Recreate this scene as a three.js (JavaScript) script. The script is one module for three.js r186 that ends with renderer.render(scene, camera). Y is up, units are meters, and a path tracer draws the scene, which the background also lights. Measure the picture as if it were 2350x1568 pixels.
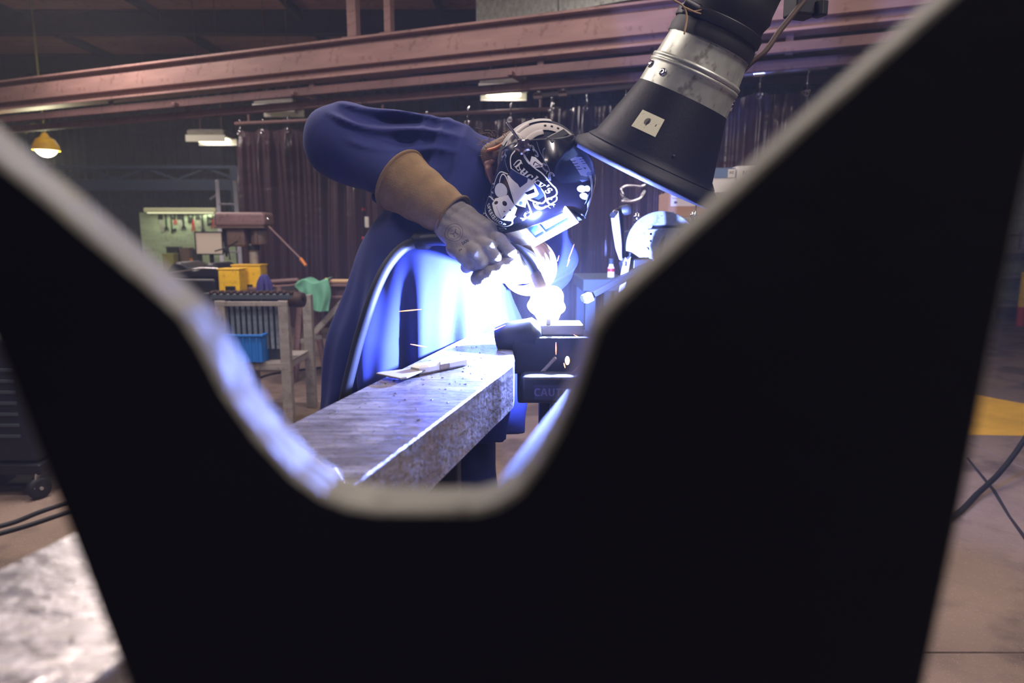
import * as THREE from 'three';
import { RoundedBoxGeometry } from 'three/addons/geometries/RoundedBoxGeometry.js';
import { mergeGeometries } from 'three/addons/utils/BufferGeometryUtils.js';
import { RectAreaLightUniformsLib } from 'three/addons/lights/RectAreaLightUniformsLib.js';
import { Brush, Evaluator, SUBTRACTION } from 'three-bvh-csg';

// ---------------------------------------------------------------- camera, haze, main light, exposure
const scene = new THREE.Scene();
scene.background = new THREE.Color(0x000000);
const FPX = 1567, CX = 1175, CY = 784, EYE = 1.17, PITCH = Math.atan(244 / FPX);
const camera = new THREE.PerspectiveCamera(2 * Math.atan(CY / FPX) * 180 / Math.PI, 2350 / 1568, 0.02, 60);
camera.position.set(0, EYE, 0);
camera.rotation.x = -PITCH;
camera.focus = 1.48;
camera.userData.fStop = 3.8;
RectAreaLightUniformsLib.init();
const renderer = new THREE.WebGLRenderer();
renderer.toneMapping = THREE.LinearToneMapping;
renderer.toneMappingExposure = 1.0;
renderer.shadowMap.enabled = true;
scene.fog = new THREE.FogExp2(new THREE.Color(0.93, 0.94, 0.95), 0.0038);   // thin grey welding fume in the hall

// a point of the place from a direction of the photograph and a distance along the view axis
const V = (x, y, z) => new THREE.Vector3(x, y, z);
const FW = V(0, -Math.sin(PITCH), -Math.cos(PITCH)), UPV = V(0, Math.cos(PITCH), -Math.sin(PITCH));
const dirOf = (px, py) => FW.clone().add(V((px - CX) / FPX, 0, 0)).addScaledVector(UPV, (CY - py) / FPX);
const W = (px, py, d) => V(0, EYE, 0).addScaledVector(dirOf(px, py), d);
const onFloor = (px, py, h = 0) => { const r = dirOf(px, py); return V(0, EYE, 0).addScaledVector(r, (h - EYE) / r.y); };
const onZ = (px, py, z) => { const r = dirOf(px, py); return V(0, EYE, 0).addScaledVector(r, z / r.z); };

const ARC = W(1256, 700, 1.45);
const arcLight = new THREE.PointLight(new THREE.Color().setRGB(0.22, 0.31, 1.0), 30);
arcLight.name = 'welding_arc'; arcLight.position.copy(ARC); arcLight.shadow.radius = 0.35; arcLight.castShadow = true;
scene.add(arcLight);

// ---------------------------------------------------------------- helpers
let seed = 7;
const rnd = () => { seed = (seed + 0x6d2b79f5) | 0; let t = Math.imul(seed ^ (seed >>> 15), 1 | seed); t = (t + Math.imul(t ^ (t >>> 7), 61 | t)) ^ t; return ((t ^ (t >>> 14)) >>> 0) / 4294967296; };
const rr = (a, b) => a + (b - a) * rnd();
const clamp = (x, a = 0, b = 1) => Math.min(b, Math.max(a, x)), mix = (a, b, t) => a + (b - a) * t, sst = (a, b, x) => { const t = clamp((x - a) / (b - a)); return t * t * (3 - 2 * t); };
const taken = {};
const numbered = (n) => { const k = taken[n] = (taken[n] ?? -1) + 1; return k ? n + '_' + String(k).padStart(3, '0') : n; };
const tag = (o, label, category, group, kind) => { if (label) o.userData.label = label; if (category) o.userData.category = category; if (group) o.userData.group = group; if (kind) o.userData.kind = kind; return o; };
const shade = (o) => { o.castShadow = o.receiveShadow = true; return o; };
function thing(name, label, category, group) { const o = new THREE.Group(); o.name = numbered(name); scene.add(o); return tag(o, label, category, group); }
function part(name, geo, material, parent, label) { const m = shade(new THREE.Mesh(Array.isArray(geo) ? join(geo) : geo, material)); m.name = name; parent.add(m); if (label) m.userData.label = label; return m; }
function solo(name, geo, material, label, category, group) { const m = part(numbered(name), geo, material, scene); return tag(m, label, category, group); }
function struct(name, geo, material) { const m = part(name, geo, material, scene); m.userData.kind = 'structure'; return m; }
function join(list) { const l = list.map((g) => { g = g.index ? g.toNonIndexed() : g; for (const k of Object.keys(g.attributes)) if (!['position', 'normal', 'uv'].includes(k)) g.deleteAttribute(k); if (!g.attributes.uv) g.setAttribute('uv', new THREE.BufferAttribute(new Float32Array(g.attributes.position.count * 2), 2)); g.clearGroups(); return g; }); return l.length === 1 ? l[0] : mergeGeometries(l); }
// moves a finished group (its parts made at their places) so that its origin is at its base
function base(o) { const b = new THREE.Box3().setFromObject(o), c = V((b.min.x + b.max.x) / 2, b.min.y, (b.min.z + b.max.z) / 2); o.position.copy(c); for (const k of o.children) k.position.sub(c); return o; }
const basis = (o, x, y, z) => new THREE.Matrix4().makeBasis(x, y, z).setPosition(o);
function frameY(o, axis, hint = V(0, 0, 1)) { const y = axis.clone().normalize(); let x = new THREE.Vector3().crossVectors(y, hint); if (x.lengthSq() < 1e-6) x = new THREE.Vector3().crossVectors(y, V(1, 0, 0)); x.normalize(); return basis(o, x, y, new THREE.Vector3().crossVectors(x, y)); }
// uv in metres, chosen per face by the way it points
function boxUV(g, s = 1) {
  g = g.index ? g.toNonIndexed() : g; const p = g.attributes.position, uv = new Float32Array(p.count * 2), a = V(), b = V(), c = V();
  for (let i = 0; i < p.count; i += 3) {
    a.fromBufferAttribute(p, i); b.fromBufferAttribute(p, i + 1).sub(a); c.fromBufferAttribute(p, i + 2).sub(a); b.cross(c);
    const n = [Math.abs(b.x), Math.abs(b.y), Math.abs(b.z)], k = n.indexOf(Math.max(...n));
    for (let j = 0; j < 3; j++) { const q = [p.getX(i + j), p.getY(i + j), p.getZ(i + j)]; uv[(i + j) * 2] = (k === 0 ? q[2] : q[0]) * s; uv[(i + j) * 2 + 1] = (k === 1 ? q[2] : q[1]) * s; }
  }
  g.setAttribute('uv', new THREE.BufferAttribute(uv, 2)); return g;
}
const bx = (x0, x1, y0, y1, z0, z1, r = 0.004) => boxUV(new RoundedBoxGeometry(x1 - x0, y1 - y0, z1 - z0, 1, Math.min(r, (x1 - x0) / 2.1, (y1 - y0) / 2.1, (z1 - z0) / 2.1)).translate((x0 + x1) / 2, (y0 + y1) / 2, (z0 + z1) / 2));
const box = (c, w, h, d, r = 0.004, ry = 0) => boxUV(new RoundedBoxGeometry(w, h, d, 1, Math.min(r, w / 2.1, h / 2.1, d / 2.1))).rotateY(ry).translate(c.x, c.y, c.z);
// a bar of section w x h from a to b; up says where h points
function bar(a, b, w, h, up = V(0, 1, 0), r = 0.003) {
  const z = b.clone().sub(a), L = z.length(); z.normalize(); const x = new THREE.Vector3().crossVectors(up, z); if (x.lengthSq() < 1e-6) x.set(1, 0, 0); x.normalize(); const y = new THREE.Vector3().crossVectors(z, x);
  return boxUV(new RoundedBoxGeometry(w, h, L, 1, Math.min(r, w / 2.1, h / 2.1))).applyMatrix4(basis(a.clone().add(b).multiplyScalar(0.5), x, y, z));
}
function rod(a, b, r, r2 = r, n = 16) { const d = b.clone().sub(a); return new THREE.CylinderGeometry(r2, r, d.length(), n, 1).applyMatrix4(frameY(a.clone().add(b).multiplyScalar(0.5), d)); }
function tube(pts, r, n = 8, seg = 0) { const c = new THREE.CatmullRomCurve3(pts); return join([new THREE.TubeGeometry(c, seg || pts.length * 6, r, n), new THREE.SphereGeometry(r, n, 6).translate(...pts[0].toArray()), new THREE.SphereGeometry(r, n, 6).translate(...pts[pts.length - 1].toArray())]); }
// profile [[radius, along]...] turned round an axis
const lathe = (prof, o, axis, n = 40) => new THREE.LatheGeometry(prof.map(([r, t]) => new THREE.Vector2(Math.max(r, 1e-5), t)), n).applyMatrix4(frameY(o, axis));
// outline in a frame, extruded along its z
function slab(pts, depth, m, bevel = 0.001, holes = []) {
  const s = new THREE.Shape(pts.map(([x, y]) => new THREE.Vector2(x, y))); for (const h of holes) s.holes.push(h);
  const g = new THREE.ExtrudeGeometry(s, { depth: depth - 2 * bevel, bevelEnabled: bevel > 0, bevelThickness: bevel, bevelSize: bevel, bevelOffset: -bevel, bevelSegments: 1, curveSegments: 14 }).translate(0, 0, bevel);
  return m ? g.applyMatrix4(m) : g;
}
const hole = (x, y, r) => { const p = new THREE.Path(); p.absarc(x, y, r, 0, Math.PI * 2, true); return p; };
const hexBolt = (o, axis, r, h) => new THREE.CylinderGeometry(r, r, h, 6).translate(0, h / 2, 0).applyMatrix4(frameY(o, axis));

// tiling noise
const hash = (x, y, s) => { let h = Math.imul(x, 374761393) ^ Math.imul(y, 668265263) ^ Math.imul(s, 1274126177); h = Math.imul(h ^ (h >>> 13), 1274126177); return ((h ^ (h >>> 16)) >>> 0) / 4294967296; };
function vn(x, y, px, py, s) { const ix = Math.floor(x), iy = Math.floor(y), fx = x - ix, fy = y - iy, u = fx * fx * (3 - 2 * fx), v = fy * fy * (3 - 2 * fy), m = (a, n) => ((a % n) + n) % n; return mix(mix(hash(m(ix, px), m(iy, py), s), hash(m(ix + 1, px), m(iy, py), s), u), mix(hash(m(ix, px), m(iy + 1, py), s), hash(m(ix + 1, px), m(iy + 1, py), s), u), v); }
function fbm(u, v, nx, ny, o, s) { let t = 0, a = 0.5, w = 0; for (let i = 0; i < o; i++) { t += a * vn(u * nx, v * ny, nx, ny, s + i); w += a; a *= 0.5; nx *= 2; ny *= 2; } return t / w; }
function tex(N, fn, srgb, rep = 1) {
  const d = new Uint8Array(N * N * 4);
  for (let y = 0; y < N; y++) for (let x = 0; x < N; x++) { const c = fn(x / N, y / N), o = (y * N + x) * 4; for (let k = 0; k < 3; k++) d[o + k] = clamp(Array.isArray(c) ? c[k] : c) * 255; d[o + 3] = 255; }
  const t = new THREE.DataTexture(d, N, N); t.wrapS = t.wrapT = THREE.RepeatWrapping; t.magFilter = THREE.LinearFilter; t.repeat.set(rep, rep); if (srgb) t.colorSpace = THREE.SRGBColorSpace; t.needsUpdate = true; return t;
}
const rep = (t, x, y = x) => { const c = t.clone(); c.repeat.set(x, y); c.needsUpdate = true; return c; };
const hx = (h) => [(h >> 16) / 255, ((h >> 8) & 255) / 255, (h & 255) / 255], blend = (a, b, t) => a.map((v, i) => mix(v, b[i], clamp(t)));
const M = (color, roughness = 0.7, metalness = 0, more = {}) => { const { spec, ...o } = more; return new THREE.MeshPhysicalMaterial({ color, roughness, metalness, side: THREE.DoubleSide, ...(spec !== undefined ? { specularIntensity: spec } : {}), ...o }); };

const T = {};
T.mottle = tex(256, (u, v) => 0.62 + 0.38 * fbm(u, v, 5, 5, 5, 11), false);
T.grain = tex(256, (u, v) => fbm(u, v, 40, 40, 3, 3), false);
T.weave = tex(128, (u, v) => 0.5 + 0.25 * Math.sin(u * 128 * Math.PI / 2) * Math.sin(v * 128 * Math.PI / 2) + 0.25 * (hash(u * 128 | 0, v * 128 | 0, 5) - 0.5), false);
T.concrete = tex(1024, (u, v) => {
  const a = fbm(u, v, 4, 4, 6, 21), b = fbm(u, v, 24, 24, 4, 31), sp = hash(u * 1024 | 0, v * 1024 | 0, 9), st = sst(0.58, 0.75, fbm(u, v, 6, 6, 5, 77));
  let c = blend(hx(0x8a7a70), hx(0xa8978a), a * 1.2); c = blend(c, hx(0x5e524e), st * 0.6 + (b - 0.5) * 0.8); if (sp > 0.988) c = blend(c, hx(0xd8cabb), 0.7); return c;
}, true);
T.steel = tex(1024, (u, v) => {   // worn slab: streaks of grinding across, scale, spatter
  const a = fbm(u, v, 3, 8, 5, 41), b2 = fbm(u, v, 60, 60, 3, 49), st = 0.5 * fbm(u, v, 8, 60, 4, 43) + 0.5 * fbm(u, v, 5, 9, 5, 44), sc = sst(0.52, 0.8, fbm(u, v, 7, 9, 6, 47)), p = sst(0.74, 0.78, fbm(u, v, 90, 140, 2, 51));
  let c = blend(hx(0x9a9794), hx(0xdedbd6), sst(0.3, 0.8, st) * 0.8 + 0.2 * b2); c = blend(c, hx(0x8c8684), a * 0.4); c = blend(c, hx(0x5c5854), sc * 0.3); return blend(c, hx(0x3a3634), p * 0.6);
}, true);
T.steelRough = tex(512, (u, v) => 0.12 + 0.6 * fbm(u, v, 6, 50, 4, 43) + 0.25 * sst(0.5, 0.72, fbm(u, v, 7, 7, 5, 47)), false);
T.bumps = tex(512, (u, v) => fbm(u, v, 18, 30, 5, 61), false);
T.galv = tex(512, (u, v) => { const a = fbm(u, v, 14, 14, 2, 81), s = sst(0.58, 0.85, fbm(u, v, 16, 16, 6, 83)); return blend(blend(hx(0x9a9d93), hx(0xc0c3b8), a), hx(0x4b4842), s * 0.5); }, true);
T.paint = tex(512, (u, v) => { const a = fbm(u, v, 4, 20, 5, 91), r = sst(0.62, 0.8, fbm(u, v, 30, 30, 5, 95)); return blend(blend([0.82, 0.82, 0.82], [1, 1, 1], a), [0.55, 0.48, 0.42], r * 0.35); }, true);
T.suede = tex(512, (u, v) => 0.72 + 0.28 * fbm(u, v, 10, 10, 6, 101), false);
T.card = tex(256, (u, v) => 0.85 + 0.15 * fbm(u, v, 3, 60, 3, 111), false);

const MT = {
  floor: M(0xd2cac6, 0.75, 0, { map: rep(T.concrete, 0.45), bumpMap: rep(T.grain, 2), bumpScale: 0.002 }),
  joint: M(0x1c1716, 0.95),
  wallPaint: M(0x4a5048, 0.7, 0, { map: rep(T.paint, 0.6) }),
  deck: M(0xb07c72, 0.75, 0, { map: rep(T.paint, 0.5) }),
  joist: M(0x2e2426, 0.8, 0, { map: rep(T.paint, 0.5) }),
  beam: M(0xa8827a, 0.62, 0, { map: rep(T.paint, 0.9) }),
  rail: M(0x7d5c5a, 0.6, 0, { map: rep(T.paint, 1.2) }),
  pipe: M(0x8a8890, 0.35, 0.7),
  curtain: M(0x4a363c, 0.25, 0, { bumpMap: rep(T.bumps, 0.7), bumpScale: 0.006, clearcoat: 0.8, clearcoatRoughness: 0.12 }),
  chrome: M(0xd4d4d8, 0.15, 1),
  steel: M(0xc8c4c2, 0.6, 0.5, { map: rep(T.steel, 3.2), roughnessMap: rep(T.steelRough, 2.6), bumpMap: rep(T.bumps, 5), bumpScale: 0.0006 }),
  ground: M(0xb9b4b2, 0.42, 0.55, { map: rep(T.mottle, 3) }),
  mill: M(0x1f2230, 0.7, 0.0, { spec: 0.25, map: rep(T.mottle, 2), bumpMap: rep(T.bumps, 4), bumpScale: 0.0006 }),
  cutEdge: M(0xa8a4a2, 0.62, 0.1, { map: rep(T.galv, 6), bumpMap: rep(T.bumps, 9), bumpScale: 0.001 }),
  galv: M(0xffffff, 0.42, 0.55, { map: rep(T.galv, 3, 2) }),
  blackPlastic: M(0x17171a, 0.42, 0, { bumpMap: rep(T.grain, 4), bumpScale: 0.0003 }),
  blackMetal: M(0x1b1b1f, 0.5, 0.2),
  hood: M(0x15151b, 0.52, 0, { spec: 0.35, bumpMap: rep(T.grain, 4), bumpScale: 0.0003 }),
  rubber: M(0x121214, 0.62),
  navy: M(0x222b66, 0.92, 0, { bumpMap: rep(T.weave, 12), bumpScale: 0.0006, sheen: 0.25, sheenColor: new THREE.Color(0x5a64a8), sheenRoughness: 0.6 }),
  navyDark: M(0x1f2754, 0.92, 0, { bumpMap: rep(T.weave, 12), bumpScale: 0.0006 }),
  suede: M(0x8c7148, 0.95, 0, { map: rep(T.suede, 3), bumpMap: rep(T.grain, 5), bumpScale: 0.0008, sheen: 0.3, sheenColor: new THREE.Color(0xc8a870) }),
  grey: M(0x8a847e, 0.9, 0, { map: rep(T.suede, 4), bumpMap: rep(T.grain, 6), bumpScale: 0.0008 }),
  skin: M(0xa87c6c, 0.55),
  hair: M(0x6b5138, 0.6),
  brownPaint: M(0x8c7070, 0.5, 0.1, { map: rep(T.paint, 2) }),
  brownCast: M(0x6c5850, 0.55, 0.2, { map: rep(T.paint, 2) }),
  greyPaint: M(0x9c9690, 0.55, 0.1, { map: rep(T.paint, 2) }),
  ribGrey: M(0x9aa8b4, 0.5, 0.2, { map: rep(T.paint, 3) }),
  ribDark: M(0x3c444c, 0.6, 0.1),
  blueBin: M(0x1f6fc4, 0.45),
  yellow: M(0xffcc1e, 0.55, 0, { map: rep(T.paint, 1.5) }),
  green: M(0x6fb094, 0.95, 0, { bumpMap: rep(T.weave, 8), bumpScale: 0.0008 }),
  purple: M(0x3a3878, 0.95),
  wood: M(0xc8a880, 0.7, 0, { map: rep(T.card, 2) }),
  orange: M(0xc8742c, 0.5),
  card: M(0xb08a68, 0.85, 0, { map: rep(T.card, 3) }),
  white: M(0xe8e4e0, 0.7),
  blueCard: M(0x6f86a8, 0.8),
  cream: M(0xe0d2c0, 0.6),
  palePeg: M(0xa8b89c, 0.8, 0, { map: rep(T.paint, 1.2) }),
  darkTool: M(0x22261f, 0.5, 0.3),
  olive: M(0x7c7a3c, 0.7),
  red: M(0xb02c28, 0.5),
  rust: M(0x5a4038, 0.7, 0.3, { map: rep(T.galv, 5) }),
  twine: M(0xa88c68, 0.95),
};
const glow = (r, g, b, k) => new THREE.MeshStandardMaterial({ color: 0x888888, emissive: new THREE.Color().setRGB(r, g, b), emissiveIntensity: k, roughness: 0.5 });
MT.lampGlow = glow(1, 0.93, 0.62, 5); MT.arcGlow = glow(0.75, 0.85, 1, 60); MT.spark = glow(1, 0.33, 0.12, 4); MT.flame = glow(1, 0.45, 0.2, 5);

// ---------------------------------------------------------------- the hall
const X0 = -9, X1 = 9, Z0 = 4, Z1 = -15, HC = 4.3;
{
  const f = struct('floor', bx(X0 - 0.3, X1 + 0.3, -0.3, -0.02, Z1 - 0.3, Z0 + 0.3, 0.01), MT.joint);
  const xs = [-9, -6.1, -3.2, -0.3, 2.6, 5.5, 9], zs = [4, 1.2, -1.78, -4.7, -7.6, -10.5, -15];
  for (let i = 0; i < 6; i++) for (let j = 0; j < 6; j++) part('slab', bx(xs[i] + 0.004, xs[i + 1] - 0.004, -0.06, 0, zs[j + 1] + 0.004, zs[j] - 0.004, 0.003), MT.floor, f);
  // a crack and a worn painted mark on the concrete
  const c = [onFloor(2215, 1050), onFloor(2275, 1125), onFloor(2312, 1185), onFloor(2350, 1240), onFloor(2480, 1400)];
  const mk = (pts, up) => { const g = new THREE.ShapeGeometry(new THREE.Shape(pts.map((p) => new THREE.Vector2(p.x, -p.z)))).rotateX(-Math.PI / 2).translate(0, up, 0); return boxUV(g); };
  part('crack', mk([...c, ...c.slice().reverse().map((p, i) => p.clone().add(V(0.012 + 0.006 * (i % 2), 0, 0.004)))], 0.0006), MT.joint, f);
  part('yellow_floor_mark', mk([onFloor(2235, 905), onFloor(2285, 915), onFloor(2480, 950), onFloor(2480, 1003), onFloor(2200, 998)], 0.0008), M(0xffc43c, 0.8, 0, { map: rep(T.suede, 0.9) }), f, 'worn yellow paint');
}
{ // ceiling: deck sheets on joists
  const c = struct('ceiling', bx(X0 - 0.3, X1 + 0.3, HC + 0.12, HC + 0.4, Z1 - 0.3, Z0 + 0.3, 0.01), MT.joist);
  for (let i = 0; i < 9; i++) for (let j = 0; j < 8; j++) part('deck_panel', bx(X0 + i * 2 + 0.03, X0 + i * 2 + 1.97, HC, HC + 0.1, Z1 + j * 2.375 + 0.04, Z1 + j * 2.375 + 2.33, 0.01), MT.deck, c);
  for (let j = 0; j <= 8; j++) { const z = Z1 + j * 2.375; part('joist', [bx(X0, X1, HC - 0.02, HC, z - 0.08, z + 0.08), bx(X0, X1, HC - 0.3, HC - 0.01, z - 0.01, z + 0.01), bx(X0, X1, HC - 0.32, HC - 0.3, z - 0.08, z + 0.08)], MT.joist, c); }
  for (let i = 0; i < 9; i++) part('purlin', bx(X0 + i * 2 - 0.03, X0 + i * 2 + 0.03, HC - 0.12, HC, Z1, Z0), MT.joist, c);
}
function siding(name, a, b) {   // ribbed metal sheets, a to b along the floor, the room to the left of a -> b
  const dir = b.clone().sub(a), L = dir.length(); dir.normalize(); const out = V(dir.z, 0, -dir.x);
  const w = struct(name, bar(a.clone().addScaledVector(out, -0.2).setY(HC / 2 + 0.1), b.clone().addScaledVector(out, -0.2).setY(HC / 2 + 0.1), 0.3, HC + 0.6), MT.joint), n = Math.round(L);
  const m = basis(a.clone(), dir, V(0, 1, 0), new THREE.Vector3().crossVectors(dir, V(0, 1, 0)));
  for (let k = 0; k < n; k++) {
    const wd = L / n, p = []; for (let r = 0; r < 4; r++) { const x = k * wd + r * wd / 4, q = wd / 4; p.push([x, 0.0], [x + q * 0.5, 0.0], [x + q * 0.6, 0.04], [x + q * 0.9, 0.04]); }
    p.push([(k + 1) * wd, 0], [(k + 1) * wd, -0.03], [k * wd, -0.03]);
    const g = slab(p.map(([x, y]) => [x, y]), HC + 0.1, null, 0).rotateX(-Math.PI / 2);   // section in x,z; height up
    g.applyMatrix4(m); part('siding_panel', boxUV(g), MT.wallPaint, w);
  }
  return w;
}
siding('wall_back', V(X1, 0, Z1), V(X0, 0, Z1)); siding('wall_left', V(X0, 0, Z1), V(X0, 0, Z0)); siding('wall_front', V(X0, 0, Z0), V(X1, 0, Z0)); siding('wall_right', V(X1, 0, Z0), V(X1, 0, Z1));

// lamps: a fitting, its glowing face and the light just below it
function bayLamp(pos, w, d, power, label, on = true, color = [1, 0.85, 0.83], drop = HC) {
  const o = thing('ceiling_lamp', label, 'lamp', 'hall lamps');
  part('housing', bx(pos.x - w / 2 - 0.05, pos.x + w / 2 + 0.05, pos.y + 0.03, pos.y + 0.12, pos.z - d / 2 - 0.05, pos.z + d / 2 + 0.05, 0.03), MT.greyPaint, o);
  for (const s of [-1, 1]) part('reflector', bar(V(pos.x - w / 2 - 0.06, pos.y, pos.z + s * (d / 2 + 0.05)), V(pos.x + w / 2 + 0.06, pos.y, pos.z + s * (d / 2 + 0.05)), 0.012, 0.09), MT.white, o);
  part('glowing_diffuser', bx(pos.x - w / 2, pos.x + w / 2, pos.y - 0.02, pos.y + 0.03, pos.z - d / 2, pos.z + d / 2, 0.02), on ? MT.lampGlow : MT.white, o);
  for (const s of [-1, 1]) part('hanger', rod(V(pos.x + s * w * 0.35, pos.y + 0.12, pos.z), V(pos.x + s * w * 0.35, drop, pos.z), 0.006), MT.rail, o);
  base(o);
  if (on) { const l = new THREE.RectAreaLight(new THREE.Color().setRGB(...color), power, w, d); l.name = o.name; l.position.set(pos.x, pos.y - 0.03, pos.z); l.lookAt(pos.x, 0, pos.z); scene.add(l); }
  return o;
}
bayLamp(W(1155, 212, 6.9), 0.36, 0.30, 24, 'bright strip lamp hanging above the welder, in front of the dark curtain');
bayLamp(W(486, 322, 9.5), 0.42, 0.30, 24, 'glowing flat lamp left of the curtain edge, above the drill press');
bayLamp(W(640, 254, 8.6), 0.40, 0.30, 0, 'unlit pale lamp fitting under the beam, above the left curtain', false);
bayLamp(V(1.7, 3.4, -0.5), 1.2, 0.5, 40, 'long ceiling lamp above the notched foreground plate');
bayLamp(V(-2.1, 3.5, -1.5), 1.2, 0.5, 20, 'long lamp over the left side of the steel bench');
bayLamp(V(2.6, 3.7, -2.2), 1.2, 0.5, 4, 'long lamp over the floor right of the notched plate');
bayLamp(V(-3.9, 3.7, -6.4), 1.2, 0.6, 32, 'long lamp over the ribbed rack and drill press');
bayLamp(V(1.5, 3.7, 2.2), 1.2, 0.5, 20, 'added unseen ceiling lamp behind the viewer, filling the plate front');  // unseen lamp, added to brighten the plate front and the beam
bayLamp(V(-1.9, 3.7, -3.3), 1.2, 0.5, 52, 'added unseen lamp over the aisle, filling the rack and drill press fronts');  // fill lamp, added to light the rack and drill press fronts
bayLamp(V(0.4, 3.75, -3.4), 1.2, 0.5, 20, 'added unseen lamp between the arc and the brown beam, filling the beam front');  // added lamp, lights the front of the beam and the floor
bayLamp(V(-5.5, 3.7, -11.5), 1.2, 0.5, 14, 'long lamp near the back wall over the tool board');
{ // bell lamp with a bracket
  const o = thing('bell_lamp', 'small glowing bell lamp on an arm at the far left under the beam', 'lamp', 'hall lamps'), p = W(105, 338, 8.2);
  part('shade', lathe([[0.03, 0.16], [0.05, 0.12], [0.10, 0.09], [0.14, 0.02], [0.15, -0.04], [0.145, -0.04], [0.13, 0.02], [0.09, 0.07]], p, V(0, 1, 0), 24), MT.yellow, o);
  part('glowing_globe', new THREE.SphereGeometry(0.12, 20, 14).scale(1, 0.8, 1).translate(p.x, p.y - 0.02, p.z), MT.lampGlow, o);
  part('arm', [tube([p.clone().add(V(0, 0.15, 0)), p.clone().add(V(0, 0.22, 0)), p.clone().add(V(-0.16, 0.25, 0)), p.clone().add(V(-0.22, 0.17, 0))], 0.02), rod(p.clone().add(V(0, 0.2, 0)), V(p.x, HC, p.z), 0.012)], MT.olive, o);
  base(o); const l = new THREE.PointLight(new THREE.Color().setRGB(1, 0.95, 0.6), 6); l.name = 'bell_lamp'; l.position.set(p.x, p.y - 0.14, p.z); l.shadow.radius = 4; l.castShadow = true; scene.add(l);
}
{ // small hanging lamp top right
  const o = thing('pendant_lamp', 'tiny warm lamp at the top right corner above the beam', 'lamp', 'hall lamps'), p = W(2121, 14, 6.5);
  part('glowing_tube', rod(p.clone().add(V(0, -0.06, 0)), p.clone().add(V(0, 0.06, 0)), 0.018), MT.lampGlow, o); part('cap', rod(p.clone().add(V(0, 0.06, 0)), p.clone().add(V(0, 0.12, 0)), 0.025), MT.blackMetal, o); part('cord', rod(p.clone().add(V(0, 0.12, 0)), V(p.x, HC, p.z), 0.006), MT.blackMetal, o); base(o);
  const l = new THREE.PointLight(new THREE.Color().setRGB(1, 0.9, 0.62), 1.2); l.name = 'pendant_lamp'; l.position.set(p.x, p.y - 0.09, p.z); l.shadow.radius = 1.5; l.castShadow = true; scene.add(l);
}

// the steel runway over the curtains
const bL = W(-120, 238, 7.7), bR = W(2500, -8, 3.95), bd = bR.clone().sub(bL).setY(0).normalize(), bn = V(-bd.z, 0, bd.x);   // bn points at the camera side
bL.y = bR.y = 2.62;
const along = (px) => { const r = dirOf(px, 300), t = ((bL.x) * bd.z - (bL.z) * bd.x) / (r.x * bd.z - r.z * bd.x); return V(r.x * t, 0, r.z * t); };   // the point of the runway line in that direction
{
  const o = thing('runway_beam', 'long rust-brown steel beam crossing the hall above the curtains', 'beam'), off = (a, y, n) => a.clone().addScaledVector(bn, n).setY(y);
  part('web', bar(off(bL, 2.64, 0), off(bR, 2.64, 0), 0.02, 0.26), MT.beam, o);
  for (const y of [2.50, 2.78]) part('flange', bar(off(bL, y, 0), off(bR, y, 0), 0.16, 0.02), MT.beam, o);
  part('cover_strip', bar(off(bL, 2.645, 0.045), off(bR, 2.645, 0.045), 0.05, 0.15), MT.beam, o);
  for (const px of [260, 720, 1240, 1800]) { const p = along(px); part('cleat', bar(p.clone().setY(2.36), p.clone().setY(2.5), 0.05, 0.02, bn), MT.rail, o); }
  base(o);
  const t = thing('curtain_track', 'double channel track slung below the brown beam', 'track');
  for (const [y, n] of [[2.43, 0.02], [2.35, -0.12]]) { part('channel', [bar(off(bL, y, n), off(bR, y, n), 0.05, 0.012), bar(off(bL, y - 0.03, n + 0.022), off(bR, y - 0.03, n + 0.022), 0.008, 0.06), bar(off(bL, y - 0.03, n - 0.022), off(bR, y - 0.03, n - 0.022), 0.008, 0.06)], MT.rail, t); }
  for (const px of [420, 690, 1180, 1500]) { const p = along(px); part('cross_tie', bar(off(p, 2.385, 0.1), off(p, 2.385, -0.22), 0.04, 0.03), MT.rail, t); }
  base(t);
  for (const [px, w, lab] of [[817, 0.10, 'wider brown steel hanger standing on the beam above the raised elbow'], [897, 0.07, 'narrow red-brown steel hanger beside the wider one on the beam'], [1950, 0.17, 'broad brown column rising from the beam at the top right']]) {
    const h = thing('hanger_post', lab, 'hanger', 'posts on the beam'), p = along(px);
    part('web', bar(p.clone().setY(2.79), p.clone().setY(HC - 0.1), w, 0.012, bn), MT.beam, h); part('leg_flange', bar(p.clone().addScaledVector(bd, w / 2).setY(2.79), p.clone().addScaledVector(bd, w / 2).setY(HC - 0.1), 0.012, 0.07, bn), MT.beam, h); part('foot_plate', bar(p.clone().addScaledVector(bd, -w * 0.7).setY(2.796), p.clone().addScaledVector(bd, w * 0.7).setY(2.796), 0.12, 0.014), MT.rail, h);
    base(h);
  }
}
{ // air duct
  const o = thing('air_duct', 'grey galvanised rectangular duct under the roof at top centre', 'duct'), a = W(1145, 58, 6.0), b = W(1570, 8, 5.2), d = b.clone().sub(a); d.y = 0; b.y = a.y; const q = (t) => a.clone().lerp(b, t).add(V(0, 0.3, -0.35));
  for (let k = 0; k < 2; k++) part('section', bar(q(k * 0.47 - 0.02), q(k * 0.53 + 0.45), 0.7, 0.6), MT.galv, o);
  part('joint_flange', bar(q(0.435), q(0.475), 0.76, 0.66), MT.galv, o); part('end_flange', bar(q(0.97), q(1.0), 0.76, 0.66), MT.galv, o);
  for (const t of [0.1, 0.9]) part('strap', bar(q(t).setY(a.y + 0.6), q(t).setY(HC), 0.03, 0.01, bn), MT.rail, o);
  base(o);
}
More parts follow.
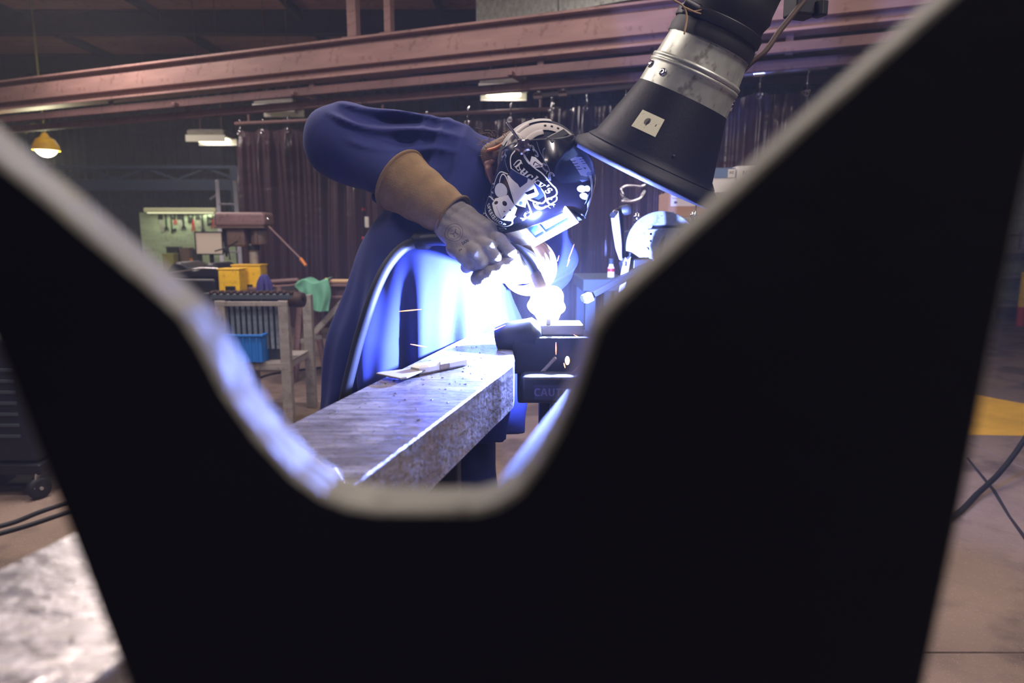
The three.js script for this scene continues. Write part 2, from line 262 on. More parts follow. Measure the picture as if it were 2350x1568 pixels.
{ // window-like blue pane beyond the column, top right
  const p = along(1998), o = thing('blue_pane', 'small pale blue window-like pane beside the column at the top right', 'panel');
  part('case', box(p.clone().setY(2.98).addScaledVector(bn, -0.1), 0.2, 0.34, 0.06, 0.008, -Math.atan2(bd.z, bd.x)), MT.blackMetal, o); part('pane', box(p.clone().setY(3.0).addScaledVector(bn, -0.065), 0.13, 0.28, 0.012, 0.004, -Math.atan2(bd.z, bd.x)), M(0x9fb8e8, 0.25), o); base(o);
}
// welding curtains: hanging sheets with folds, eyelets and hooks
function curtain(pxa, pya, da, pxb, pyb, db, nFold, amp, label, nHook, dropTo = 0.12) {
  const A = W(pxa, pya, da), B = W(pxb, pyb, db), o = thing('welding_curtain', label, 'curtain', 'welding curtains'), d = B.clone().sub(A); const L = Math.hypot(d.x, d.z), dx = d.clone().setY(0).normalize(), n = V(-dx.z, 0, dx.x);
  const nu = 220, nv = 40, pos = [], uv = [], idx = [], ph = rr(0, 6);
  for (let j = 0; j <= nv; j++) for (let i = 0; i <= nu; i++) {
    const u = i / nu, v = j / nv, sag = 0.03 * Math.abs(Math.sin(u * nHook * Math.PI)) * Math.max(0, 1 - v * 8), top = A.y + (B.y - A.y) * u - sag;
    const gat = sst(0, 0.12, v), w = amp * (0.35 + 0.65 * gat) * (Math.sin(u * nFold * 6.283 + ph + 0.8 * Math.sin(v * 2 + u * 9)) + 0.5 * Math.sin(u * nFold * 14.3 + 2.1 * ph + v * 1.2) + 0.25 * Math.sin(u * nFold * 31 + v * 2.5)) + 0.02 * Math.sin(v * 5 + u * 7);
    const p = A.clone().addScaledVector(d, u).addScaledVector(n, w); pos.push(p.x, mix(top, dropTo, v), p.z); uv.push(u * L, v * 2.2);
    if (i < nu && j < nv) { const a = j * (nu + 1) + i; idx.push(a, a + nu + 1, a + 1, a + 1, a + nu + 1, a + nu + 2); }
  }
  const g = new THREE.BufferGeometry(); g.setAttribute('position', new THREE.Float32BufferAttribute(pos, 3)); g.setAttribute('uv', new THREE.Float32BufferAttribute(uv, 2)); g.setIndex(idx); g.computeVertexNormals(); part('sheet', g, MT.curtain, o);
  for (let k = 0; k <= nHook; k++) { const u = clamp(k / nHook, 0.01, 0.99), p = A.clone().addScaledVector(d, u); p.y -= 0.035; part('eyelet', new THREE.TorusGeometry(0.02, 0.006, 6, 14).applyMatrix4(basis(p.clone().addScaledVector(n, 0.03), dx, V(0, 1, 0), n)), MT.chrome, o); part('hook', tube([p.clone().addScaledVector(n, 0.03), p.clone().add(V(0, 0.06, 0)), p.clone().add(V(0, 0.14, 0)), p.clone().add(V(0, 0.165, 0)).addScaledVector(n, -0.03)], 0.005, 6), MT.chrome, o); }
  return base(o);
}
curtain(548, 298, 7.7, 905, 283, 7.25, 7, 0.05, 'dark glossy welding curtain at the left, its free edge behind the drill press', 6);
curtain(890, 286, 7.05, 1275, 262, 6.45, 6, 0.05, 'dark brown welding curtain behind the welder and helmet', 4);
curtain(1262, 246, 6.2, 1860, 203, 5.15, 9, 0.045, 'blue-lit welding curtain behind the fume hood on the right', 6);
{
  const a = W(1225, 217, 6.2), b = W(1900, 150, 5.1); a.y = b.y = Math.max(a.y, b.y) ; a.y = W(1330, 213, 6.05).y; b.y = a.y;
  const o = thing('curtain_rod', 'shiny pipe rod carrying the blue-lit curtain below the beam', 'rod'); part('pipe', rod(a, b, 0.022), MT.pipe, o);
  for (const t of [0.02, 0.12, 0.8]) { const p = a.clone().lerp(b, t); part('coupling', rod(p.clone().addScaledVector(bd, -0.04), p.clone().addScaledVector(bd, 0.04), 0.032), MT.chrome, o); part('chain', rod(p, p.clone().setY(2.5), 0.012, 0.012, 8), MT.chrome, o); }
  base(o);
  const r = thing('curtain_rod', 'dark rod over the left and middle curtains', 'rod'); const c = W(540, 284, 7.7), e = W(1285, 250, 6.45); part('pipe', rod(c, e, 0.02), MT.rail, r); for (const t of [0.05, 0.5, 0.95]) { const p = c.clone().lerp(e, t); part('bracket', rod(p, p.clone().setY(2.5), 0.012), MT.rail, r); } base(r);
}

// ---------------------------------------------------------------- notched plate right in front of the lens
{
  const o = thing('notched_plate', 'large dark steel plate with a deep notch standing out of focus in the foreground', 'plate'), zf = -0.20, th = 0.021;
  const q = (x, y) => { const p = onZ(x, y, zf); return [p.x, p.y]; };
  const notch = [[-330, 85], [0, 368], [110, 455], [220, 550], [330, 640], [418, 718], [468, 795], [522, 900], [596, 1004], [676, 1090], [742, 1138], [806, 1162], [870, 1171], [1090, 1172], [1140, 1160], [1190, 1126], [1238, 1062], [1286, 974], [1320, 892], [1344, 818], [1366, 752], [1400, 706], [1450, 655], [1520, 590], [1700, 424], [1850, 284], [2000, 150], [2180, -10], [2420, -225]].map(([x, y]) => q(x, y));
  const right = [[2500, -150], [2360, 430], [2290, 770], [2210, 1180], [2128, 1568], [2080, 1790]].map(([x, y]) => q(x, y)), left = [[360, 1790], [286, 1568], [150, 1212], [0, 832], [-160, 450], [-400, 180]].map(([x, y]) => q(x, y));
  const g = slab([...notch, ...right, [right[5][0], 0], [left[0][0], 0], ...left].reverse(), th, basis(V(0, 0, zf - th), V(1, 0, 0), V(0, 1, 0), V(0, 0, 1)), 0.0015);
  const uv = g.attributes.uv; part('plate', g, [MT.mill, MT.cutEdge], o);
  const c = [W(1118, 1140, 0.27), W(1190, 1132, 0.235), W(1324, 893, 0.80), W(1299, 893, 0.80)], dn = V(0.012, -0.016, 0), v8 = [...c, ...c.map((p) => p.clone().add(dn))];
  const f = [[0, 1, 2, 3], [4, 7, 6, 5], [0, 4, 5, 1], [1, 5, 6, 2], [2, 6, 7, 3], [3, 7, 4, 0]], pos = []; for (const [a, b, d, e] of f) for (const k of [a, b, d, a, d, e]) pos.push(...v8[k].toArray());
  const lg = new THREE.BufferGeometry(); lg.setAttribute('position', new THREE.Float32BufferAttribute(pos, 3)); lg.computeVertexNormals(); part('return_flange', boxUV(lg), M(0x1c1b22, 0.8, 0, { map: rep(T.galv, 6), spec: 0.3 }), o, 'cut edge running away from the notch, darkened in place of shade');  // flange colour darkened to stand for the shade falling on it
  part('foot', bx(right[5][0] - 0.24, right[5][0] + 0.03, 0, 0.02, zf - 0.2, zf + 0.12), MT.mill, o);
  base(o);
}

// ---------------------------------------------------------------- steel bench bar
const HB = 0.935, bA = V(-0.295, HB, -0.33), bB = V(-0.085, HB, -1.50);
const benchDir = V(0.285, 0, -1).normalize(), benchN = V(-benchDir.z, 0, benchDir.x).negate();   // benchN points left, away from the lens side
{
  const o = thing('steel_bench', 'thick worn steel bench bar running from the near left to the weld', 'bench');
  // outline in the plane: right edge straight with a burnt, chewed far end
  const L0 = onFloor(-200, 1405, HB), L1 = onFloor(1088, 764, HB), R0 = onFloor(60, 1680, HB), R1 = onFloor(1130, 872, HB), far = [];
  for (const [x, y] of [[1130, 874], [1150, 860], [1164, 849], [1178, 838], [1181, 824], [1177, 806], [1174, 785], [1166, 768]]) far.push(onFloor(x, y, HB));
  const pts = [R0, ...far, L1, L0].map((p) => [p.x, -p.z]);
  const g = slab(pts, 0.082, basis(V(0, HB - 0.082, 0), V(1, 0, 0), V(0, 0, -1), V(0, 1, 0)), 0.002);
  part('bar', boxUV(g), MT.steel, o);
  // legs under the bar
  for (const [x, z] of [[-0.34, -0.2], [-0.13, -1.12]]) { part('leg', bx(x - 0.04, x + 0.04, 0.012, HB - 0.084, z - 0.04, z + 0.04), MT.blackMetal, o); part('foot_plate', bx(x - 0.1, x + 0.1, 0, 0.012, z - 0.1, z + 0.1), MT.blackMetal, o); }
  base(o);
  const b = thing('ground_flat_bar', 'flat ground steel strip lying across the near part of the bench', 'strip'), c = [[596, 985], [640, 984], [808, 1108], [726, 1118]].map(([x, y]) => onFloor(x, y, HB + 0.008));
  part('strip', boxUV(slab(c.map((p) => [p.x, -p.z]).reverse(), 0.008, basis(V(0, HB, 0), V(1, 0, 0), V(0, 0, -1), V(0, 1, 0)), 0.001)), MT.ground, b);
  const s = [[728, 1075], [772, 1072], [800, 1112], [740, 1118]].map(([x, y]) => onFloor(x, y, HB + 0.014)); part('tack_block', boxUV(slab(s.map((p) => [p.x, -p.z]).reverse(), 0.006, basis(V(0, HB + 0.008, 0), V(1, 0, 0), V(0, 0, -1), V(0, 1, 0)), 0.001)), MT.ground, b);
  base(b);
  // spatter and grit lying on the bar
  const sp = []; for (let k = 0; k < 90; k++) { const t = Math.pow(rnd(), 0.7), u = rnd(), p = L0.clone().lerp(L1, 0.3 + 0.7 * t).lerp(R0.clone().lerp(R1, 0.3 + 0.7 * t), 0.06 + 0.88 * u), r = rr(0.0005, 0.0014); sp.push(new THREE.IcosahedronGeometry(r, 0).scale(rr(1, 2.4), 0.6, rr(0.8, 1.4)).rotateY(rr(0, 3)).translate(p.x, HB + r * 0.4, p.z)); }
  const st = part('weld_spatter', sp, MT.blackMetal, scene); tag(st, 'dark grit and weld spatter scattered over the bench top', 'spatter', null, 'stuff');
}
{ // scraper lying on the bench: thin flared blade, flat-sided handle
  const o = thing('scraper', 'worn steel scraper with a flared blade lying on the bench', 'scraper'), a = onFloor(888, 868, HB + 0.004), b = onFloor(1072, 822, HB + 0.012), x = b.clone().sub(a).setY(0), L = x.length(); x.normalize(); const z = new THREE.Vector3().crossVectors(x, V(0, 1, 0)), m = basis(a.clone().setY(HB + 0.006), x, z.clone().negate(), V(0, 1, 0));
  part('blade', slab([[0, -0.034], [0.012, -0.036], [0.055, -0.018], [0.075, -0.012], [0.075, 0.012], [0.055, 0.018], [0.012, 0.03], [0, 0.028]], 0.003, m, 0.0008), M(0x8e8780, 0.5, 0.4), o);
  const hs = 0.06, he = L; const hm = basis(a.clone().setY(HB + 0.0005), x, z.clone().negate(), V(0, 1, 0));
  part('handle', slab([[hs, -0.011], [hs + 0.02, -0.014], [he - 0.012, -0.012], [he, -0.008], [he, 0.008], [he - 0.012, 0.012], [hs + 0.02, 0.014], [hs, 0.011]], 0.016, hm, 0.004), M(0xe6e4e0, 0.45, 0.3, { map: rep(T.mottle, 8) }), o);
  part('worn_band', slab([[hs + 0.045, -0.0146], [hs + 0.068, -0.0146], [hs + 0.068, 0.0146], [hs + 0.045, 0.0146]], 0.0164, hm, 0.004), M(0xc0a898, 0.7, 0, { map: rep(T.galv, 20) }), o, 'rubbed reddish print');
  base(o);
}
// ---------------------------------------------------------------- the work under the arc
{
  const o = thing('weld_fixture', 'dark clamping block under the arc at the far end of the bench', 'fixture');
  const c = W(1262, 800, 1.47);
  part('block', bx(c.x - 0.08, c.x + 0.085, 0.885, 0.962, c.z - 0.06, c.z + 0.06, 0.004), MT.blackMetal, o);
  part('jaw', lathe([[0.0001, -0.05], [0.03, -0.05], [0.036, -0.02], [0.034, 0.03], [0.02, 0.045], [0.0001, 0.046]], W(1196, 772, 1.44), V(1, 0.25, 0.2), 24), MT.blackMetal, o);
  part('workpiece', [bx(ARC.x - 0.05, ARC.x + 0.075, 0.962, 0.985, ARC.z - 0.045, ARC.z + 0.03, 0.003), bx(ARC.x - 0.004, ARC.x + 0.006, 0.984, 0.998, ARC.z - 0.045, ARC.z + 0.03, 0.002)], MT.ground, o);
  for (const [x, y] of [[1258, 836], [1330, 838]]) { const p = W(x, y, 1.42); part('bracket', bar(p.clone().add(V(-0.016, -0.02, 0)), p.clone().add(V(0.016, 0.016, 0)), 0.02, 0.008), MT.ground, o); }
  part('lower_block', bx(c.x - 0.07, c.x + 0.14, 0.82, 0.884, c.z - 0.05, c.z + 0.05, 0.004), MT.blackMetal, o);
  part('post', bx(c.x - 0.02, c.x + 0.1, 0, 0.82, c.z - 0.1, c.z - 0.02, 0.006), MT.blackMetal, o);
  base(o);
}
function printed(w, h, draw, px = 512) { const c = document.createElement('canvas'); c.width = px; c.height = Math.round(px * h / w); const g = c.getContext('2d'); draw(g, c.width, c.height); const t = new THREE.CanvasTexture(c); t.colorSpace = THREE.SRGBColorSpace; return t; }
{ // black case with CAUTION moulded on it
  const o = thing('caution_case', 'black case marked CAUTION below the weld fixture', 'case'), a = W(1196, 868, 1.33), b = W(1345, 934, 1.33), w = b.x - a.x, h = a.y - b.y;
  part('body', bx(a.x, b.x, b.y, a.y, a.z - 0.075, a.z - 0.015, 0.008), MT.blackPlastic, o);
  const t = printed(w * 0.75, 0.03, (g, W_, H_) => { g.fillStyle = '#202038'; g.fillRect(0, 0, W_, H_); g.fillStyle = '#4a4a68'; g.font = 'bold ' + Math.round(H_ * 0.72) + 'px sans-serif'; g.textAlign = 'center'; g.textBaseline = 'middle'; g.fillText('CAUTION', W_ / 2, H_ / 2); });
  part('caution_plate', new THREE.PlaneGeometry(w * 0.75, 0.03).translate((a.x + b.x) / 2 + 0.01, (a.y + b.y) / 2 - 0.004, a.z - 0.0135), M(0xffffff, 0.6, 0, { map: t }), o);
  part('pedestal', bx(a.x + 0.06, b.x - 0.01, 0, b.y, a.z - 0.07, a.z - 0.03), MT.blackMetal, o);
  base(o);
}
// the arc and its sparks
function spiky(r) { const g = new THREE.IcosahedronGeometry(r, 12), p = g.attributes.position, v = V(); for (let i = 0; i < p.count; i++) { v.fromBufferAttribute(p, i); const n = v.clone().normalize(), k = 0.95 + 0.12 * Math.sin(n.x * 4 + n.y * 3) * Math.sin(n.y * 4 - n.z * 3 + 1); v.multiplyScalar(k); p.setXYZ(i, v.x, v.y, v.z); } g.computeVertexNormals(); return g; }
{
  const o = thing('welding_arc', 'blinding white welding arc at the torch tip, enlarged to take in its glare', 'arc'); part('arc_and_glare', spiky(0.041).translate(...ARC.toArray()), MT.arcGlow, o); base(o);  // ball made larger than the arc itself to carry its glare
  const hot = solo('molten_drop', new THREE.SphereGeometry(0.006, 12, 8).scale(0.8, 1.5, 0.8).translate(...W(1302, 828, 1.38).toArray()), MT.flame, 'glowing orange drop of molten metal under the arc', 'drop');
  for (const [x0, y0, x1, y1, d, lab] of [[941, 790, 980, 797, 1.3, 'orange spark floating above the middle of the bench'], [915, 715, 968, 710, 1.35, 'faint orange spark in front of the lower coat, beside the hose'], [1303, 600, 1318, 560, 1.45, 'longest orange spark right of the helmet window'], [1268, 603, 1271, 580, 1.45, 'upright orange spark below the helmet window'], [1301, 612, 1308, 594, 1.44, 'small orange spark just above the arc'], [1279, 600, 1283, 586, 1.45, 'tiny dim orange spark between two brighter ones over the arc'], [1276, 786, 1276, 815, 1.36, 'thin upright spark falling below the arc'], [1294, 833, 1297, 845, 1.36, 'short spark beside the molten drop'], [1093, 790, 1112, 768, 1.38, 'pale spark bouncing on the bench left of the fixture'], [1115, 766, 1160, 746, 1.38, 'long pale spark flying left from the fixture over the bench'], [1316, 768, 1360, 790, 1.42, 'white spark streaking right of the arc']]) {
    const a = W(x0, y0, d), b = W(x1, y1, d), v = b.clone().sub(a), L = v.length(); solo('spark', new THREE.SphereGeometry(1, 8, 8).scale(0.0011, L / 2, 0.0011).applyMatrix4(frameY(a.add(b).multiplyScalar(0.5), v)), MT.spark, lab, 'spark', 'sparks');
  }
}

// ---------------------------------------------------------------- fume hood
{
  const o = thing('fume_hood', 'black cone fume hood with galvanised collar hanging from a flexible hose', 'hood'), D = 1.46, c0 = W(1484, 392, D), ax = V(0.405, 0.895, 0.20).normalize();
  const s = D / FPX, R = 181 * s;
  const k1 = 0.158, r1 = 101 * s;     // neck
  part('cone', lathe([[R * 0.875, 0.022], [R * 0.80, 0.035], [r1 * 1.03, k1 + 0.005], [r1 * 0.98, k1 + 0.01], [r1 * 0.96, k1], [R * 0.78, 0.03], [R * 0.86, 0.018]], c0, ax, 64), MT.hood, o);
  part('flange_rim', lathe([[R * 0.86, 0.022], [R * 0.99, 0.006], [R * 1.0, -0.004], [R * 0.995, -0.014], [R * 0.97, -0.006], [R * 0.87, 0.012], [R * 0.86, 0.022]], c0, ax, 64), MT.hood, o);
  const tops = k1 - 0.006, col = part('collar', lathe([[r1 * 1.04, tops], [r1 * 1.055, tops + 0.0030], [r1 * 1.045, tops + 0.0061], [r1 * 1.0, tops + 0.0471], [r1 * 1.03, tops + 0.0502], [r1 * 1.03, tops + 0.0547], [r1 * 0.99, tops + 0.0570], [r1 * 1.025, tops + 0.0600], [r1 * 1.02, tops + 0.0646], [r1 * 0.97, tops + 0.0676], [r1 * 0.905, tops + 0.1102], [r1 * 0.93, tops + 0.1125], [r1 * 0.92, tops + 0.1170], [r1 * 0.88, tops + 0.1186], [r1 * 0.88, tops]], c0, ax, 64), MT.galv, o);
  const fr = frameY(c0, ax), at = (ang, r, t) => V(Math.cos(ang) * r, t, Math.sin(ang) * r).applyMatrix4(fr), nrm = (ang) => V(Math.cos(ang), 0.1, Math.sin(ang)).transformDirection(fr);
  // find angles round the axis that face the lens
  const facing = (side) => { let best = 0, bv = -9; for (let a = 0; a < 6.283; a += 0.02) { const n = nrm(a), v = n.z + side * n.x; if (v > bv) { bv = v; best = a; } } return best; };
  const aF = facing(0), aL = facing(-1.2), aR = facing(2.5);
  for (const [a, t] of [[aL, tops + 0.03], [aR - 0.15, tops + 0.03], [facing(-6), tops + 0.038]]) { const p = at(a, r1 * 1.02, t); part('rivet', lathe([[0.008, 0], [0.007, 0.003], [0.003, 0.0035], [0.0025, 0.002], [0.0001, 0.002]], p, nrm(a), 14), MT.chrome, col); }
  { const a = facing(0.15), p = at(a, R * 0.77, 0.05); part('screw', lathe([[0.004, 0], [0.003, 0.002], [0.0001, 0.002]], p, nrm(a), 10), MT.blackMetal, o); }
  { // worn paper sticker wrapped on the cone
    const a0 = facing(-0.95), a1 = facing(-0.28), N = 12, pos = [], uv = [], idx = [], t0 = 0.068, t1 = 0.104;
    for (let j = 0; j <= 4; j++) for (let i = 0; i <= N; i++) { const t = mix(t0, t1, j / 4), r = mix(R * 0.80, r1 * 1.03, (t - 0.035) / (k1 + 0.005 - 0.035)) + 0.0009, p = at(mix(a0, a1, i / N), r, t); pos.push(p.x, p.y, p.z); uv.push(i / N, j / 4); if (i < N && j < 4) { const q = j * (N + 1) + i; idx.push(q, q + 1, q + N + 2, q, q + N + 2, q + N + 1); } }
    const g = new THREE.BufferGeometry(); g.setAttribute('position', new THREE.Float32BufferAttribute(pos, 3)); g.setAttribute('uv', new THREE.Float32BufferAttribute(uv, 2)); g.setIndex(idx); g.computeVertexNormals();
    const t = printed(3, 2, (x, w, h) => { x.fillStyle = '#d8d6b8'; x.fillRect(0, 0, w, h); x.fillStyle = 'rgba(60,58,50,0.75)'; x.beginPath(); x.ellipse(w * 0.45, h * 0.45, w * 0.11, h * 0.2, 0.4, 0, 7); x.fill(); x.fillStyle = '#1c1c18'; x.beginPath(); x.moveTo(w * 0.5, h * 0.25); x.lineTo(w * 0.55, h * 0.5); x.lineTo(w * 0.47, h * 0.72); x.lineTo(w * 0.45, h * 0.5); x.fill(); x.fillRect(w * 0.8, h * 0.4, w * 0.03, h * 0.12); for (let k = 0; k < 60; k++) { x.fillStyle = 'rgba(70,66,52,' + rr(0.1, 0.5) + ')'; x.fillRect(rnd() * w, rnd() * h, rr(1, 14), rr(1, 4)); } }, 256);
    part('sticker', g, M(0xffffff, 0.8, 0, { map: t }), o, 'worn cream paper sticker');
  }
  // flexible hose with rings, climbing out of the frame
  const h0 = at(0, 0, tops + 0.112), hoseN = 11, cur = new THREE.CatmullRomCurve3([h0, h0.clone().addScaledVector(ax, 0.12), h0.clone().add(V(0.16, 0.30, 0.02)), h0.clone().add(V(0.42, 0.62, -0.1)), V(1.1, 2.6, -1.9), V(1.4, 3.4, -2.6)]), pr = [], fr2 = cur.computeFrenetFrames(160), rh = r1 * 0.9;
  { const pos = [], idx = [], K = 28, uv = []; for (let i = 0; i <= 160; i++) { const t = i / 160, p = cur.getPointAt(t), w = (t * 34) % 1, r = rh * (1.0 + (w < 0.22 ? 0.05 : 0) + 0.012 * Math.sin(t * 34 * 6.28)); for (let k = 0; k <= K; k++) { const a = k / K * 6.283, q = p.clone().addScaledVector(fr2.normals[i], Math.cos(a) * r).addScaledVector(fr2.binormals[i], Math.sin(a) * r); pos.push(q.x, q.y, q.z); uv.push(k / K, t * 8); if (i < 160 && k < K) { const b = i * (K + 1) + k; idx.push(b, b + 1, b + K + 2, b, b + K + 2, b + K + 1); } } }
    const g = new THREE.BufferGeometry(); g.setAttribute('position', new THREE.Float32BufferAttribute(pos, 3)); g.setAttribute('uv', new THREE.Float32BufferAttribute(uv, 2)); g.setIndex(idx); g.computeVertexNormals(); part('hose', g, MT.rubber, o); }
  const cl = part('hose_clamp', lathe([[r1 * 0.935, tops + 0.142], [r1 * 0.955, tops + 0.144], [r1 * 0.955, tops + 0.160], [r1 * 0.935, tops + 0.162]], c0, ax, 48), MT.blackMetal, o);
  { const a = facing(-1.6), p = at(a, r1 * 0.98, tops + 0.152); part('clamp_screw', [rod(p.clone().add(V(-0.012, 0.008, 0.004)), p.clone().add(V(0.016, -0.006, 0.004)), 0.011, 0.011, 12), box(p, 0.026, 0.018, 0.016, 0.003, 0.3)], MT.blackMetal, cl); for (let k = 0; k < 8; k++) { const b = a + (a < facing(0) ? 1 : -1) * (0.16 + k * 0.035), n = nrm(b), q = at(b, r1 * 0.957, tops + 0.152); part('slot', bar(q.clone().addScaledVector(ax, -0.005), q.clone().addScaledVector(ax, 0.005), 0.002, 0.001, n), MT.joint, cl); }
    const tw = [p.clone().add(V(-0.035, 0.012, 0.01)), p.clone().add(V(-0.014, -0.002, 0.012)), p.clone().add(V(-0.008, -0.02, 0.012)), p.clone().add(V(-0.012, -0.05, 0.014))]; part('twine', [tube(tw, 0.0018, 5), tube([tw[1], p.clone().add(V(0.012, -0.014, 0.016)), p.clone().add(V(0.035, -0.018, 0.018))], 0.0016, 5), tube([tw[1], p.clone().add(V(0.0, -0.01, 0.014)), p.clone().add(V(0.03, -0.006, 0.018))], 0.0012, 5)], MT.twine, o); }
  // support rod with two bends, and its bolts
  const g2 = [W(1647, 262, D - 0.02), W(1672, 212, D - 0.01), W(1697, 172, D), W(1728, 140, D), W(1752, 122, D), W(1790, 70, D + 0.02), W(1832, 18, D + 0.05), W(1905, -70, D + 0.1), W(2000, -200, D + 0.2)]; part('support_rod', tube(g2, 0.0062, 10, 60), MT.rust, o);
  for (const [x, y] of [[1676, 236], [1664, 256]]) part('nut', hexBolt(W(x - 6, y - 3, D - 0.005), V(0.9, -0.3, 0.2), 0.007, 0.014), MT.blackMetal, o);
  { const p = W(1838, 14, D + 0.08); part('bracket', [box(p, 0.06, 0.05, 0.05, 0.006, 0.3), box(p.clone().add(V(0.035, -0.012, 0.02)), 0.02, 0.034, 0.03, 0.004, 0.5)], MT.blackMetal, o); }
  base(o);
}
// ---------------------------------------------------------------- positioner with its face plate, clamp and box
{
  const o = thing('welding_positioner', 'silver round face plate of a welding positioner with holes and slots', 'positioner'), D = 2.0, s = D / FPX, c = W(1517, 566, D), yw = 0.35, xa = V(Math.cos(yw), 0, Math.sin(yw)).normalize(), na = V(-Math.sin(yw), 0.05, Math.cos(yw)).normalize(), ya = new THREE.Vector3().crossVectors(na, xa), m = basis(c, xa, ya, na), R = 80 * s;
  const slot = (p) => { const q = new THREE.Path(); q.moveTo(p[0][0] * s, p[0][1] * s); for (const k of p.slice(1)) q.lineTo(k[0] * s, k[1] * s); q.closePath(); return q; };
  const rim = []; for (let k = 0; k < 72; k++) rim.push([Math.cos(k / 72 * 6.2832) * R, Math.sin(k / 72 * 6.2832) * R]);
  const silver = M(0x9296a0, 0.42, 0.4, { map: rep(T.galv, 5) });
  part('face_plate', slab(rim, 0.012, m, 0.0015, [hole(-22 * s, 28 * s, 3.6 * s), hole(-22 * s, 12 * s, 3.4 * s), hole(40 * s, 28 * s, 4.4 * s), hole(40 * s, 12 * s, 4.2 * s), slot([[-22, 41], [50, 41], [50, 47], [-18, 47]]), slot([[12, 29], [4, 18], [-2, 4], [-4, -16], [-4, -40], [6, -40], [6, -10], [8, 8]])]), silver, o);
  part('raised_plate', slab([[-36 * s, -62 * s], [-36 * s, 33 * s], [-30 * s, 39 * s], [50 * s, 39 * s], [56 * s, 32 * s], [56 * s, -50 * s]], 0.006, m.clone().multiply(new THREE.Matrix4().makeTranslation(0, 0, 0.012)), 0.0012, [hole(-22 * s, 28 * s, 3.6 * s), hole(-22 * s, 12 * s, 3.4 * s), hole(40 * s, 28 * s, 4.4 * s), hole(40 * s, 12 * s, 4.2 * s), slot([[12, 29], [4, 18], [-2, 4], [-4, -16], [-4, -40], [6, -40], [6, -10], [8, 8]])]), silver, o);
  part('pin', hexBolt(V(-30 * s, -8 * s, 0.018).applyMatrix4(m), na, 0.006, 0.012), MT.chrome, o);
  part('backing', lathe([[0.0001, -0.06], [R * 0.9, -0.06], [R * 0.9, -0.004], [0.0001, -0.004]], c, na, 40), MT.blackMetal, o);
  for (const [x, y] of [[1462, 516], [1592, 512]]) { const p = W(x, y, D + 0.02); part('stud', lathe([[0.007, -0.04], [0.007, 0], [0.012, 0.002], [0.012, 0.012], [0.008, 0.014], [0.011, 0.017], [0.011, 0.025], [0.007, 0.028], [0.007, 0.034], [0.0001, 0.035]], p, V(0, 1, 0), 14), MT.chrome, o); part('stud_lug', box(p.clone().add(V(x < 1500 ? 0.02 : -0.02, -0.012, -0.01)), 0.06, 0.014, 0.03), MT.ground, o); }
  part('tilt_head', bx(c.x - 0.07, c.x + 0.09, c.y - 0.14, c.y + 0.05, c.z - 0.26, c.z - 0.06, 0.012), MT.blackMetal, o);
  part('column', bx(c.x - 0.05, c.x + 0.07, 0.02, c.y - 0.13, c.z - 0.22, c.z - 0.1, 0.006), MT.blackMetal, o); part('foot', bx(c.x - 0.12, c.x + 0.2, 0, 0.02, c.z - 0.36, c.z + 0.05), MT.blackMetal, o);
  base(o);
}
{
  const o = thing('toggle_clamp', 'bright steel clamp with a black knob standing left of the face plate', 'clamp'), D = 1.72, n = V(0, 0.1, 1).normalize(), o0 = W(1416, 540, D), m = basis(o0, V(1, 0, 0), V(0, 1, -0.1).normalize(), n), s = D / FPX, q = (l) => l.map(([x, y]) => [(x - 1416) * s, (540 - y) * s]);
  part('arm', slab(q([[1400, 492], [1407, 484], [1417, 487], [1421, 520], [1425, 560], [1426, 598], [1421, 596], [1412, 570], [1405, 530]]), 0.02, m, 0.002), MT.ground, o);
  part('side_strap', slab(q([[1424, 486], [1430, 488], [1432, 520], [1434, 560], [1440, 600], [1430, 602], [1427, 560]]), 0.008, m.clone().multiply(new THREE.Matrix4().makeTranslation(0, 0, -0.02)), 0.001), MT.blackMetal, o);
  part('pivot_bolt', hexBolt(W(1405, 494, D - 0.022), V(0, 0, 1), 0.008, 0.01), MT.chrome, o); part('handle_pin', rod(W(1408, 488, D), W(1430, 480, D), 0.007), MT.rust, o);
  part('knob', lathe([[0.0001, -0.016], [0.011, -0.014], [0.013, -0.004], [0.0135, 0.006], [0.011, 0.016], [0.0001, 0.018]], W(1434, 482, D), V(1, 0.15, 0.2), 20), MT.rubber, o);
  part('jaw', slab(q([[1432, 592], [1438, 597], [1445, 590], [1443, 606], [1438, 636], [1432, 664], [1419, 672], [1421, 640], [1425, 615]]), 0.012, m.clone().multiply(new THREE.Matrix4().makeTranslation(0, 0, 0.014)), 0.0015, [(() => { const p = new THREE.Path(), h = q([[1431, 598], [1437, 602], [1436, 614], [1429, 612]]); p.moveTo(...h[0]); h.slice(1).forEach((k) => p.lineTo(...k)); p.closePath(); return p; })()]), MT.ground, o);
  part('body_box', slab(q([[1430, 600], [1440, 575], [1452, 578], [1470, 590], [1492, 590], [1500, 612], [1470, 640], [1440, 640]]), 0.06, m.clone().multiply(new THREE.Matrix4().makeTranslation(0, 0, -0.07)), 0.003), MT.blackMetal, o);
  part('bar', bar(W(1336, 688, D - 0.06), W(1492, 606, D), 0.02, 0.016), MT.rubber, o); part('bar_tip', bar(W(1340, 688, D - 0.06), W(1358, 679, D - 0.056), 0.026, 0.022), MT.ground, o);
  const st = W(1470, 650, D); part('stand', bx(st.x - 0.02, st.x + 0.03, 0, st.y + 0.06, st.z - 0.05, st.z), MT.blackMetal, o);
  base(o);
}
